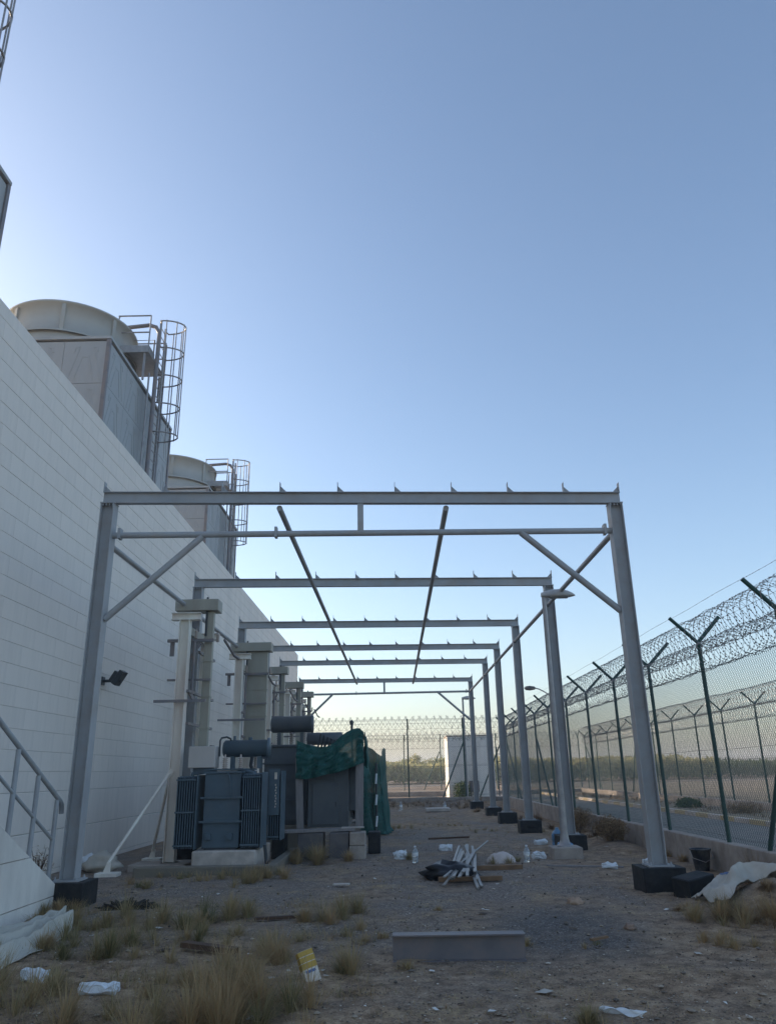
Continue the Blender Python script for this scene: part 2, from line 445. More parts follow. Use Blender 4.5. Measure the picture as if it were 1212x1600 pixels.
    ash = ramp(n, [(0.0, (0.055, 0.056, 0.06)), (0.8, (0.13, 0.125, 0.125)), (1.0, (0.3, 0.28, 0.26))]); l.new(s1.outputs[2], ash.inputs[0])
    col = mix(ar.outputs[0], col, ash.outputs[0])
    l.new(col, b.inputs['Base Color'])
    b.inputs['Roughness'].default_value = 0.95; b.inputs['Specular IOR Level'].default_value = 0.2
    bp = n.new('ShaderNodeBump'); bp.inputs['Strength'].default_value = 1.0; bp.inputs['Distance'].default_value = 0.02
    hgt = math_('ADD', math_('MULTIPLY', fine.outputs['Fac'], .5), math_('ADD', math_('MULTIPLY', med.outputs['Fac'], 1.2), math_('MULTIPLY', math_('MULTIPLY', v1.outputs['Distance'], gm.outputs[0]), -.4)))
    l.new(hgt, bp.inputs['Height']); l.new(bp.outputs[0], b.inputs['Normal'])
    return mt
M['ground'] = groundmat()
M['field'] = pmat('bare_field', (0.34, 0.255, 0.175), (0.23, 0.175, 0.12), 0.95, scale=0.25, bump=0.6, bscale=6, dirt=(0.216, 0.18, 0.09), dirt_amt=0.6, dscale=0.12, stretch=(3, 0.6, 1))
M['hill'] = pmat('far_hill', (0.216, 0.156, 0.112), (0.149, 0.12, 0.084), 0.95, scale=0.02, bump=0)

def tintmat(name, stops, rough=0.8, trans=0.15):
    mt, n, l, b = newmat(name)
    a = n.new('ShaderNodeAttribute'); a.attribute_name = 'tint'
    rp = ramp(n, stops); l.new(a.outputs['Fac'], rp.inputs[0])
    l.new(rp.outputs[0], b.inputs['Base Color']); b.inputs['Roughness'].default_value = rough
    b.inputs['Specular IOR Level'].default_value = 0.2
    tl = n.new('ShaderNodeBsdfTranslucent'); l.new(rp.outputs[0], tl.inputs[0])
    mx = n.new('ShaderNodeMixShader'); mx.inputs[0].default_value = trans
    l.new(b.outputs[0], mx.inputs[1]); l.new(tl.outputs[0], mx.inputs[2]); l.new(mx.outputs[0], n['Material Output'].inputs['Surface'])
    return mt
M['grass'] = tintmat('dry_grass', [(0.0, (0.13, 0.125, 0.055)), (0.35, (0.25, 0.21, 0.1)), (0.65, (0.41, 0.31, 0.165)), (1.0, (0.44, 0.29, 0.15))], trans=0.25)
M['brush'] = tintmat('dry_brush', [(0.0, (0.112, 0.068, 0.039)), (0.5, (0.256, 0.162, 0.088)), (1.0, (0.448, 0.297, 0.154))], trans=0.05)
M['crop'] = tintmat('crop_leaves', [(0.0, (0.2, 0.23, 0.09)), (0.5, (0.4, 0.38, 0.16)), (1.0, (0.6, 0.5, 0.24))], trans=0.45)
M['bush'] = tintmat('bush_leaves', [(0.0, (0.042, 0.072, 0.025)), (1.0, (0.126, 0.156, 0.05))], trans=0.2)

# ------------------------------------------------------------------ ground
def sstep(a, b, x):
    t = min(1, max(0, (x - a) / (b - a))); return t * t * (3 - 2 * t)

def gz(x, y):
    """height of the yard floor"""
    z = 0.0
    if -5.9 < x < 5.0 and 2 < y < 45:
        e = min(1, (x + 5.9) / .6, (5.0 - x) / .4)
        z += e * (0.045 * noise.noise((x * .45, y * .45, 3.1)) + 0.026 * noise.noise((x * 1.9, y * 1.9, 7.7)))
        # spoil along the back fence, brush heap beside the near fence posts
        z += 0.34 * sstep(36.2, 38.2, y) * (0.75 + 0.5 * noise.noise((x * .8, y * .6, 1.2))) * sstep(-6, -2, x)
        z += 0.3 * math.exp(-((x - 4.35) / .5) ** 2 - ((y - 9.75) / .6) ** 2)
        z += 0.14 * math.exp(-((x - 4.6) / .45) ** 2 - ((y - 18.5) / 2.2) ** 2)
    return z

def axis_coords(segs):
    out = []
    for a, b, st in segs:
        n = max(1, int(round((b - a) / st)))
        out += [a + (b - a) * i / n for i in range(n)]
    out.append(segs[-1][1])
    return out
gx = axis_coords([(-3000, -200, 400), (-200, -20, 20), (-20, -6, 2), (-6, 5.0, 0.07), (5.0, 13, 0.8), (13, 60, 6), (60, 3000, 300)])
gy = axis_coords([(-60, 3, 5), (3, 14, 0.07), (14, 24, 0.14), (24, 44, 0.3), (44, 130, 5), (130, 4500, 250)])
V = np.zeros((len(gy), len(gx), 3), np.float32)
for j, y in enumerate(gy):
    for i, x in enumerate(gx):
        d = 0.0
        if -6 < x < 5 and 3 < y < 15:
            d = 0.012 * noise.noise((x * 7, y * 7, .3)) + 0.006 * noise.noise((x * 19, y * 19, 9.3))
        V[j, i] = (x, y, gz(x, y) + d)
nx = len(gx)
I = (np.arange(len(gy) - 1)[:, None] * nx + np.arange(nx - 1)[None, :]).ravel()
F = np.stack([I, I + 1, I + nx + 1, I + nx], 1)
tag(np_mesh('ground', V.reshape(-1, 3), F, M['ground'], smooth=True), kind='structure')

# pebbles and scattered gravel
def gravel():
    ico = np.array([(0, 0, 1), (.9, 0, .3), (.28, .85, .35), (-.72, .52, .3), (-.72, -.52, .35), (.28, -.85, .3), (0, 0, -.5)], np.float32)
    fc = np.array([(0, 1, 2), (0, 2, 3), (0, 3, 4), (0, 4, 5), (0, 5, 1), (6, 2, 1), (6, 3, 2), (6, 4, 3), (6, 5, 4), (6, 1, 5)])
    Vs, Fs, T = [], [], []
    k = 0
    for i in range(17000):
        y = 5.2 + 12 * random.random() ** 1.7
        x = random.uniform(-.47 * y - .5, min(.47 * y + .3, 4.9))
        if x < -5: continue
        s = random.uniform(.004, .012) * (1 + (random.random() < .05) * 1.6)
        a = random.random() * 6.28
        c, sn = math.cos(a), math.sin(a)
        p = ico * (np.array([random.uniform(.7, 1.4), random.uniform(.7, 1.2), random.uniform(.45, .8)]) * s)
        q = np.stack([p[:, 0] * c - p[:, 1] * sn + x, p[:, 0] * sn + p[:, 1] * c + y, p[:, 2] + gz(x, y) + s * .15], 1)
        Vs.append(q); Fs.append(fc + 7 * k); T += [random.random()] * 7
        k += 1
    o = np_mesh('gravel', np.concatenate(Vs), np.concatenate(Fs), tintmat('pebbles', [(0, (.11, .09, .075)), (.6, (.26, .2, .15)), (.93, (.4, .32, .24)), (1, (.7, .6, .5))], .9, 0), attr=T)
    tag(o, 'grey gravel and pebbles strewn over the bare yard', 'gravel', kind='stuff')
gravel()

# ------------------------------------------------------------------ outside ground: road, kerb, fields
def sheet(name, x0, x1, y0, y1, z, mat, nx_=1, ny_=1):
    b = MB().box(x0, x1, y0, y1, z - .05, z)
    return tag(b.build(name, mat), kind='structure')
sheet('road', 5.42, 9.8, -20, 62, 0.03, M['road'])
sheet('road', -60, 300, 96, 101, 0.03, M['road'])
sheet('field', 13.2, 900, -60, 93, 0.02, M['field'])
kb = empty('painted_kerb', (9.9, 20, 0), 'yellow and white painted kerb along the far side of the road', 'kerb')
k = 0
for y in np.arange(14, 60, 1.0):
    b = MB().box(9.8, 10.0, y + .01, y + .99, -0.02, .16, .012)
    b.build('kerb_stone', M['kerb_white'] if k % 2 else M['kerb_yellow'], kb); k += 1
sheet('verge', 10.01, 12.6, -20, 62, 0.1, M['field'])

# far vegetation and rise
def leafcloud(name, boxes, size, mat, seed, parent=None, upright=.5):
    rg = np.random.default_rng(seed)
    P, T = [], []
    for (x0, x1, y0, y1, h0, h1, n, fr) in boxes:
        x = rg.uniform(x0, x1, n); y = rg.uniform(y0, y1, n)
        top = h0 + (h1 - h0) * np.array([.5 + .5 * noise.noise((a * fr, b_ * fr, seed * 1.7)) + .35 * noise.noise((a * fr * 4, b_ * fr * 4, 5.)) for a, b_ in zip(x, y)])
        z = top * np.sqrt(rg.uniform(0, 1, n))
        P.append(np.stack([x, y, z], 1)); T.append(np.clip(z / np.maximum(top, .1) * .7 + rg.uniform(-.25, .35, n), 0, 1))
    P = np.concatenate(P); T = np.concatenate(T)
    n = len(P)
    a = rg.normal(size=(n, 3)); a[:, 2] = np.abs(a[:, 2]) + upright; a /= np.linalg.norm(a, axis=1)[:, None]
    b_ = np.cross(a, rg.normal(size=(n, 3))); b_ /= np.linalg.norm(b_, axis=1)[:, None]
    s = (size * rg.uniform(.6, 1.4, n))[:, None]
    V_ = np.stack([P - b_ * s * .35, P + b_ * s * .35, P + a * s], 1).reshape(-1, 3)
    F_ = np.arange(3 * n).reshape(-1, 3)
    return np_mesh(name, V_, F_, mat, parent, attr=np.repeat(T, 3))
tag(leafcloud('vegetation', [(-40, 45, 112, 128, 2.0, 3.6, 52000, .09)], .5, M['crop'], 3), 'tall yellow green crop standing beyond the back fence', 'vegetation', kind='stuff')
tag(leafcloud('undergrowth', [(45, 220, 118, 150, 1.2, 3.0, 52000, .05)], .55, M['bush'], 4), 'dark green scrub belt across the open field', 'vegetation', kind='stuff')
def hill():
    V_, F_ = [], []
    xs = np.linspace(-300, 1500, 120); ys = np.linspace(260, 900, 12)
    for j, y in enumerate(ys):
        for i, x in enumerate(xs):
            t = j / 11
            h = (5.0 + 2.2 * noise.noise((x * .006, y * .004, 1)) + .8 * noise.noise((x * .03, y * .02, 4)) + 4 * sstep(100, 500, x) * .6) * sstep(0, .45, t) * (1 + t * .8) + (0 if j else -1)
            V_.append((x, y, h * sstep(-60, 200, x) + (0.02 if j else -.5)))
    for j in range(11):
        for i in range(119):
            a = j * 120 + i; F_.append((a, a + 1, a + 121, a + 120))
    tag(np_mesh('hill', V_, F_, M['hill'], smooth=True), kind='structure')
hill()
def far_tree(x, y, h, label):
    t = empty('tree', (x, y, 0), label, 'tree', 'trees beyond the crop')
    MB().tube([(x, y, 0), (x + .1, y, h * .4), (x, y + .1, h * .75)], [.16, .11, .05], 7).build('trunk', M['dark_wood'], t)
    rg = np.random.default_rng(int(x * 10) % 999 + 1)
    n = 1500
    cs = rg.normal(size=(9, 3)) * np.array([h * .3, h * .3, h * .12]) + np.array([x, y, h * .78])
    P = cs[rg.integers(0, 9, n)] + rg.normal(size=(n, 3)) * h * .1
    a = rg.normal(size=(n, 3)); a /= np.linalg.norm(a, axis=1)[:, None]
    b_ = np.cross(a, rg.normal(size=(n, 3))); b_ /= np.linalg.norm(b_, axis=1)[:, None]
    V_ = np.stack([P - b_ * .12, P + b_ * .12, P + a * .35], 1).reshape(-1, 3)
    np_mesh('crown', V_, np.arange(3 * n).reshape(-1, 3), M['crop'], t, attr=np.repeat(rg.uniform(0, 1, n), 3))
far_tree(3.4, 131, 3.5, 'rounded tree rising above the crop between the two tall fence posts')
far_tree(-2.2, 133, 3.5, 'tree rising above the crop beside the green netting')
far_tree(7.0, 134, 3.5, 'small tree rising above the crop near the white hut')

# ------------------------------------------------------------------ building with block facade
WX = -6.0
bld = empty('substation_building', (-13, 26, 0), 'long white block-faced industrial building with rooftop cooling towers', 'building')
WY0, WY1, WZ = 1.5, 48.0, 8.65
MB().box(-22, WX - .012, WY0, WY1, -.2, 8.3).build('wall', M['mortar'], bld)
MB().box(-22, WX - .3, WY0 + .3, WY1 - .3, 8.3, 8.42).build('roof', M['concrete'], bld)
pp = MB().box(WX - .25, WX - .012, WY0, WY1 - .012, 8.3, WZ - .006)
pp.box(-22, WX - .25, WY1 - .25, WY1 - .012, 8.3, WZ - .006).box(-22, WX - .25, WY0, WY0 + .25, 8.3, WZ - .006).box(-22, -21.75, WY0 + .25, WY1 - .25, 8.3, WZ - .006)
pp.build('parapet', M['block'], bld)
courses = [0.0, .08, .72, 1.36, 1.68] + [1.68 + .32 * i for i in range(1, 22)] + [WZ]
def block_mesh(ln, h):
    g, c, d, k = (.005, .008, .02, .0008) if h > .4 else (.002, .004, .02, .0003)
    b = MB()
    b.add([(-d, k, g), (-d, ln - k, g), (-d, ln - k, h - g), (-d, k, h - g), (-c, k, g), (-c, ln - k, g), (-c, ln - k, h - g), (-c, k, h - g),
           (0, k * 2, g + c), (0, ln - k * 2, g + c), (0, ln - k * 2, h - g - c), (0, k * 2, h - g - c)],
          [(0, 1, 5, 4), (1, 2, 6, 5), (2, 3, 7, 6), (3, 0, 4, 7), (4, 5, 9, 8), (5, 6, 10, 9), (6, 7, 11, 10), (7, 4, 8, 11), (8, 9, 10, 11)])
    return b
def screen(p):
    d = Vector(p) - CAM; z = d.dot(fw)
    return (606 + 1189 * d.dot(rt) / z, 800 - 1189 * d.dot(up) / z, z)
cand = []
for ci in range(len(courses) - 1):
    z0, z1 = courses[ci], courses[ci + 1]
    L = 1.6 if z1 - z0 > .4 or z1 - z0 < .1 else .8
    y = WY0 - (L / 2 if ci % 2 else 0)
    while y < WY1 - .01:
        a, b_ = max(y, WY0), min(y + L, WY1)
        if b_ - a > .05:
            c_ = ((a + b_) / 2, (z0 + z1) / 2)
            sx, sy, sz = screen((WX, c_[0], c_[1]))
            area = 0
            if sz > .5 and -10 < sx < 700 and 0 < sy < 1600:
                area = (b_ - a) * (z1 - z0) / sz ** 2 * abs(WX) / math.hypot(WX, c_[0])
                if sy > 1290 and sx < 80: area *= .1
            cand.append((area, a, b_, z0, z1))
        y += L
cand.sort(reverse=True)
cache = {}
rest = MB()
for i, (ar, a, b_, z0, z1) in enumerate(cand):
    key = (round(b_ - a, 3), round(z1 - z0, 3))
    dx = random.uniform(-.0012, .0012)
    if i < 290 and ar > 0:
        if key not in cache: cache[key] = block_mesh(*key).mesh('block')
        link('block', cache[key], M['block'], bld, loc=(WX + dx, a, z0))
    else:
        q = block_mesh(*key)
        rest.add([(p[0] + WX + dx, p[1] + a, p[2] + z0) for p in q.v], q.f)
tag(rest.build('block', M['block'], bld), kind='stuff')

# ------------------------------------------------------------------ rooftop cooling towers
def tower(Y0, label):
    XR, XL, Y1, ZT, ZB = -7.0, -11.5, Y0 + 5.4, 12.0, 8.42
    cx, cy = (XR + XL) / 2, (Y0 + Y1) / 2
    t = empty('cooling_tower', (cx, cy, ZB), label, 'cooling tower', 'cooling towers on the flat roof')
    MB().box(XL + .03, XR - .03, Y0 + .03, Y1 - .03, ZB, ZT).build('casing', M['frp'], t)
    nP, nR = 4, 3
    pw = 5.4 / nP; pwx = 4.5 / nP; ph = (ZT - ZB) / nR
    def panel(flip):
        """one ribbed panel in local (u along width, v up, w out)"""
        b = MB(); w_ = pw - .012; h = ph - .012
        b.box(.006, w_, 0, .03, .006, h, 0)
        return b
    # panel mesh with raised lambda-shaped stiffening ribs, facing -Y
    pm = MB().box(.006, pw - .006, -.03, 0, .006, ph - .006)
    pmesh = pm.mesh('panel')
    def rib_mesh():
        b = MB(); w_ = pw; h = ph
        for s_ in (-1, 1):
            x0 = w_ / 2 + s_ * .5; x1 = w_ / 2 + s_ * .2
            b.bar((x0, -.033, h * .08), (x1, -.033, h * .86), .05, .012, (0, 1, 0))
            b.bar((x1 - s_ * .02, -.033, h * .86), (x1 + s_ * .13, -.033, h * .86), .05, .012, (0, 1, 0))
            b.bar((x1 + s_ * .13, -.033, h * .86), (x1 + s_ * .16, -.033, h * .74), .05, .012, (0, 1, 0))
            b.bar((w_ / 2 + s_ * .3, -.033, h * .08), (w_ / 2 + s_ * .1, -.033, h * .62), .04, .01, (0, 1, 0))
        b.bar((w_ / 2 - .12, -.033, h * .63), (w_ / 2 + .12, -.033, h * .63), .04, .01, (0, 1, 0))
        return b.mesh('rib')
    rmesh = rib_mesh()
    for r_ in range(nR):
        for k in range(nP):
            o = link('panel', pmesh, M['frp'], t, loc=(XL + k * pwx, Y0 + .03, ZB + r_ * ph)); o.scale = (pwx / pw, 1, 1)
            p = link('rib', rmesh, M['frp'], o, loc=(XL + k * pwx, Y0 + .03, ZB + r_ * ph))
            o = link('panel', pmesh, M['frp'], t, loc=(XR - .03, Y0 + k * pw, ZB + r_ * ph)); o.rotation_euler = (0, 0, math.pi / 2)
            p = bpy.data.objects.new('rib', rmesh); COL.objects.link(p); p.parent = o
            if not rmesh.materials: rmesh.materials.append(M['frp'])
    c = MB()
    for x, y in ((XR, Y0), (XR, Y1), (XL, Y0)):
        c.box(x - .06, x + .035, y - .035, y + .06, ZB, ZT + .04)
    c.split('corner_angle', M['steel_dull'], t)
    c = MB().box(XL - .05, XR + .05, Y0 - .05, Y1 + .05, ZT + .045, ZT + .12)
    c.build('deck', M['frp'], t)
    # fan stack
    st = MB().lathe([(2.15, ZT + .12), (2.0, ZT + .28), (1.82, ZT + .7), (1.77, ZT + .96)], (cx, cy, 0), 56, cap=False).build('stack_cone', M['frp_stack'], t)
    s2 = MB().lathe([(1.88, ZT + .92), (1.88, ZT + .98), (1.76, ZT + 1.0), (1.76, ZT + 1.8), (1.84, ZT + 1.82), (1.84, ZT + 1.88), (1.71, ZT + 1.88), (1.71, ZT + .96)], (cx, cy, 0), 56, cap=False).build('fan_stack', M['frp_stack'], t)
    fl = MB()
    for k in range(8):
        a = 2 * math.pi * (k + .35) / 8
        p = Vector((cx + 1.78 * math.cos(a), cy + 1.78 * math.sin(a), 0))
        fl.bar(p + Vector((0, 0, ZT + 1.0)), p + Vector((0, 0, ZT + 1.8)), .1, .07, (math.cos(a), math.sin(a), 0))
    fl.split('stack_flange', M['frp_stack'], s2)
    MB().lathe([(.1, ZT + .8), (.1, ZT + 1.35), (.28, ZT + 1.4), (.28, ZT + 2.24), (.34, ZT + 2.26), (.34, ZT + 2.32), (.1, ZT + 2.32)], (cx + .35, cy - .2, 0), 24).build('fan_hub', M['frp_stack'], t)
    fb = MB()
    for k in range(6):
        a = k * math.pi / 3
        fb.bar((cx + .35 + .4 * math.cos(a), cy - .2 + .4 * math.sin(a), ZT + 1.15), (cx + .35 * .2 + 1.5 * math.cos(a), cy - .05 + 1.5 * math.sin(a), ZT + 1.2), .3, .03)
    fb.split('fan_blade', M['frp_stack'], t)
    # access ladder, cage, platform on the right face
    lx, ly = XR + .28, Y0 + 3.1
    lad = MB()
    for yy in (ly - .23, ly + .23):
        lad.box(lx - .03, lx + .03, yy - .02, yy + .02, ZB, 14.45)
    lo_ = lad.build('ladder', M['galv'], t)
    rg_ = MB()
    for z in np.arange(ZB + .2, 14.3, .28):
        rg_.tube([(lx, ly - .23, z), (lx, ly + .23, z)], .014, 6)
    rg_.split('rung', M['galv'], lo_)
    cg = empty('safety_cage', (lx, ly, 0)); cg.parent = t; cg.location = Vector((lx, ly, 0)) - Vector(t.location)
    ang = [math.pi / 2 - math.pi * k / 12 for k in range(13)]
    hp = lambda z: [(lx + .05 + .62 * max(0, math.cos(a)) , ly + .38 * math.sin(a), z) for a in ang]
    for z in (10.75, 11.65, 12.55, 13.45, 14.35):
        MB().tube([(lx, ly + .23, z)] + hp(z) + [(lx, ly - .23, z)], .022, 6).build('hoop', M['galv'], cg)
    for k in (1, 3, 5, 7, 9, 11):
        a = ang[k]
        MB().tube([(lx + .05 + .62 * math.cos(a), ly + .38 * math.sin(a), 10.72), (lx + .05 + .62 * math.cos(a), ly + .38 * math.sin(a), 14.38)], .017, 6).build('cage_bar', M['galv'], cg)
    # standpipes beside the ladder
    MB().tube([(lx + .06, ly - .5, ZB), (lx + .06, ly - .5, 13.85), (lx - .05, ly - .5, 14.05), (lx - .25, ly - .5, 14.12), (lx - 1.25, ly - .35, 14.12)], .06, 10).build('pipe', M['steel_dull'], t)
    MB().tube([(lx - .02, ly + .42, ZB), (lx - .02, ly + .42, 14.0)], .045, 8).build('pipe', M['steel_dull'], t)
    MB().tube([(lx - .05, ly - .72, ZB), (lx - .05, ly - .72, 12.4)], .028, 8).build('pipe', M['galv'], t)
    # platform with guard rails
    px0, px1, py0, py1, pz = lx - 1.0, lx - .06, ly - .95, ly + .55, 13.05
    pl = MB().box(px0, px1, py0, py1, pz - .05, pz).box(px0, px1, py0 - .02, py0, pz - .1, pz + .12).box(px1, px1 + .02, py0, py1 - 1.0, pz - .1, pz + .12)
    pl.bar((px0, py0 + .1, pz - .08), (px0 - .7, py0 + .3, pz - .6), .06, .06).bar((px1 - .1, py0 + .05, pz - .1), (px1 - .1, py0 + .05, ZT + .1), .05, .05).bar((px1 - .1, py1 - .05, pz - .1), (px1 - .1, py1 - .05, ZT + .1), .05, .05)
    po = pl.build('platform', M['galv'], t)
    g = MB()
    for zz in (.55, 1.1):
        g.tube([(px0, py0, pz + zz), (px1, py0, pz + zz)], .022, 6)
        g.tube([(px0, py1, pz + zz), (px1, py1, pz + zz)], .022, 6)
    g.tube([(px0 + .02, py0, pz), (px0 + .02, py0, pz + 1.06), (px0 + .06, py0, pz + 1.1)], .022, 6)
    for x, y in ((px1, py0), (px0, py1), (px1, py1)):
        g.tube([(x, y, pz), (x, y, pz + 1.1)], .022, 6)
    g.tube([(px0, (py0 + py1) / 2, pz), (px0, (py0 + py1) / 2, pz + .75), (px1 - .1, (py0 + py1) / 2, pz + .75), (px1 - .1, (py0 + py1) / 2, pz)], .022, 6)
    g.split('guard_rail', M['galv'], po)
tower(5.95, 'nearest cooling tower, cut off by the photo edge high over the wall')
tower(16.7, 'grey cooling tower with round fan stack and caged ladder, seen whole above the wall')
tower(27.3, 'farther cooling tower half hidden behind the grey steel portal beam')

# ------------------------------------------------------------------ outside stair and handrail
st = empty('outside_stair', (-5.2, 9, 0), 'white plastered stair flank sloping to the ground with joint lines', 'stair')
poly = [(4.0, -.1), (10.88, -.1), (10.88, .17), (4.0, 3.45)]
pj = [(.0, .36), ]
def stair_slab(z0, z1, x0, x1, name='flank'):
    # horizontal lift of the flank wall between two heights, cut by the sloping top
    top = lambda y: .17 + (10.88 - y) * .477
    ys = [4.0]
    pol = []
    yz = lambda z: min(10.88, 10.88 - (z - .17) / .477)
    y_low = 10.88 if z0 <= .17 else yz(z0)
    y_hi = yz(z1) if z1 > .17 else 10.88
    pol = [(4.0, z0), (y_low, z0)]
    if z0 < .17 < z1: pol.append((10.88, .17))
    if y_hi > 4.0: pol += [(y_hi, z1), (4.0, z1)]
    else: pol += [(4.0, top(4.0))]
    MB().prism(pol, 'x', x0, x1).build(name, M['white_plaster'], st)
zs = [-.1, .165, .685, 1.205, 1.725, 2.245, 2.765, 3.285]
for a, b_ in zip(zs[:-1], zs[1:]):
    stair_slab(a, b_ - .012, -4.6, -4.35)
stair_core = MB().prism([(4.0, -.1), (10.86, -.1), (10.86, .14), (4.0, 3.4)], 'x', -4.58, -4.365)
stair_core.build('core', M['concrete'], st)
sp = MB()
n = 20
pol = [(4.0, -.1)]
for i in range(n):
    y = 10.7 - i * .335
    pol += [(y, max(0, i * .16)), (y, (i + 1) * .16)]
pol += [(4.0, n * .16)]
MB().prism(pol, 'x', WX + .01, -4.605).build('steps', M['concrete'], st)
hr = empty('handrail', (-4.48, 9, 0), 'grey tubular handrail on the white stair flank', 'handrail')
tz = lambda y: .17 + (10.88 - y) * .477
HX = -4.48
HT = lambda y: 1.30 + (10.75 - y) * .478
MB().tube([(HX, 4.2, HT(4.2)), (HX, 10.78, HT(10.78)), (HX, 10.86, HT(10.86) - .02), (HX, 10.88, HT(10.88) - .12)], .032, 12).build('top_rail', M['handrail'], hr)
MB().tube([(HX, 4.2, HT(4.2) - .52), (HX, 10.66, HT(10.66) - .52)], .021, 10).build('mid_rail', M['handrail'], hr)
for y in (10.7, 10.06, 9.44, 8.82, 8.2, 7.58, 6.96):
    MB().tube([(HX, y, tz(y) - .05), (HX, y, HT(y) - .03)], .03, 10).build('baluster', M['handrail'], hr)

# ------------------------------------------------------------------ flood light on the wall
fl = empty('flood_light', (-5.9, 15.9, 3.48), 'dark flood light on a short arm fixed to the white wall', 'light')
MB().tube([(WX, 15.9, 3.45), (-5.62, 15.9, 3.45)], .03, 8).box(WX, WX + .02, 15.82, 15.98, 3.37, 3.53).split('bracket', M['dark_metal'], fl)
hb = MB()
ax = Vector((.52, -.05, .85)).normalized()
c0 = Vector((-5.66, 15.9, 3.5))
hb.bar(c0 - ax * .15, c0 + ax * .16, .26, .1, (1, 0, -.6))
hb.bar(c0 - ax * .1 + Vector((-.1, 0, .03)), c0 + ax * .12 + Vector((-.1, 0, .03)), .2, .08, (1, 0, -.6))
hb.build('housing', M['dark_metal'], fl)
nn = ax.cross(Vector((0, 1, 0))).normalized()
lb = MB().bar(c0 - ax * .12 + nn * .055, c0 + ax * .13 + nn * .055, .21, .01, (1, 0, -.6)); lb.build('lens', M['lens'], fl)

# ------------------------------------------------------------------ steel portal canopy
FY = [10.878, 16.41, 21.45, 25.74, 29.40, 35.52]
XL, XR, SK, ZT, PT = -4.374, 3.617, .475, 5.69, .30
can = empty('steel_canopy_frame', (-.4, 23, 0), 'long unroofed grey steel portal frame standing over the yard', 'steel frame')
def yat(x, Y): return Y + SK * (x - XL) / (XR - XL)
def hcol(b, x, y, z0, z1, w_=.2, d=.2, tf=.014, tw=.01):
    b.box(x - w_ / 2, x - w_ / 2 + tf, y - d / 2, y + d / 2, z0, z1)
    b.box(x + w_ / 2 - tf, x + w_ / 2, y - d / 2, y + d / 2, z0, z1)
    b.box(x - w_ / 2 + tf, x + w_ / 2 - tf, y - tw / 2, y + tw / 2, z0, z1)
    return b
BD = .185
colm = hcol(MB(), 0, 0, PT + .022, ZT - BD - .016).mesh('column')
bpm = MB().box(-.17, .17, -.17, .17, PT, PT + .02)
for sx in (-1, 1):
    for sy in (-1, 1):
        bpm.lathe([(.016, PT + .02), (.016, PT + .038), (.008, PT + .038), (.008, PT + .06)], (sx * .135, sy * .135, 0), 6)
bpm = bpm.mesh('base_plate')
capm = MB().box(-.11, .11, -.1, .1, ZT - BD - .015, ZT - BD - .001)
for k in (-.075, -.025, .025, .075):
    capm.lathe([(.014, ZT - BD - .05), (.014, ZT - BD - .016)], (k, -.07, 0), 6)
capm = capm.mesh('cap_plate')
clm = MB().box(-.004, .004, -.045, .045, ZT + .001, ZT + .16)
clm.prism([(.004, ZT + .001), (.1, ZT + .001), (.1, ZT + .01), (.01, ZT + .1), (.004, ZT + .1)], 'y', -.004, .004)
clm = clm.mesh('cleat')
for i, Y in enumerate(FY):
    for x in (XL + .1, XR - .1):
        y = yat(x, Y)
        c = link('column', colm, M['steel'], can, loc=(x, y, 0))
        link('base_plate', bpm, M['steel'], c, loc=(x, y, 0))
        link('cap_plate', capm, M['steel'], c, loc=(x, y, 0))
    # I-beam
    b = MB()
    for z0, z1, wd in ((ZT - BD, ZT - BD + .012, .1), (ZT - .012, ZT, .1), (ZT - BD + .012, ZT - .012, .008)):
        ya, yb = yat(XL, Y), yat(XR, Y)
        b.add([(XL, ya - wd / 2, z0), (XR, yb - wd / 2, z0), (XR, yb + wd / 2, z0), (XL, ya + wd / 2, z0), (XL, ya - wd / 2, z1), (XR, yb - wd / 2, z1), (XR, yb + wd / 2, z1), (XL, ya + wd / 2, z1)],
              [(0, 3, 2, 1), (4, 5, 6, 7), (0, 1, 5, 4), (1, 2, 6, 5), (2, 3, 7, 6), (3, 0, 4, 7)])
    bo = b.build('beam', M['steel'], can)
    for k in range(10):
        x = XL + .006 + (XR - XL - .012) * k / 9
        o = link('cleat', clm, M['steel'], bo, loc=(x, yat(x, Y), 0))
        if k == 9: o.rotation_euler = (0, 0, math.pi)
    if i in (0, 5):
        zt = 5.0
        def P_(x, z): return Vector((x, yat(x, Y), z))
        MB().tube([P_(XL + .2, zt), P_(XR - .2, zt + .06)], .048, 12).build('tie_tube', M['steel'], can)
        MB().bar(P_(-.47, zt + .05), P_(-.47, ZT - BD - .002), .09, .07, (0, 1, 0)).build('hanger', M['steel'], can)
        MB().tube([P_(XL + .2, 3.73), P_(-2.85, zt - .02)], .05, 12).build('brace', M['steel'], can)
        MB().tube([P_(XR - .2, 3.80), P_(2.0, zt + .03)], .05, 12).build('brace', M['steel'], can)
        cl = MB()
        for x in (XL + .3, -1.75, XR - .3):
            z = zt + .06 * (x - XL) / 8
            cl.box(x - .02, x + .02, yat(x, Y) - .06, yat(x, Y) + .06, z - .06, z + .1)
        cl.split('clamp', M['steel'], can)
ye = FY[-1]
for x, z in ((-1.72, ZT - BD - .05), (.86, ZT - BD - .05)):
    MB().tube([(x, yat(x, FY[0]) + .06, z), (x, yat(x, ye) - .06, z)], .045, 12).build('roof_tube', M['steel'], can)
for x, z in ((XL + .1, 4.9), (XR - .14, 5.06)):
    for a, b_ in zip(FY[:-1], FY[1:]):
        MB().tube([(x, yat(x, a) + .005, z), (x, yat(x, b_) - .005, z)], .045, 10).build('side_tube', M['steel'], can)
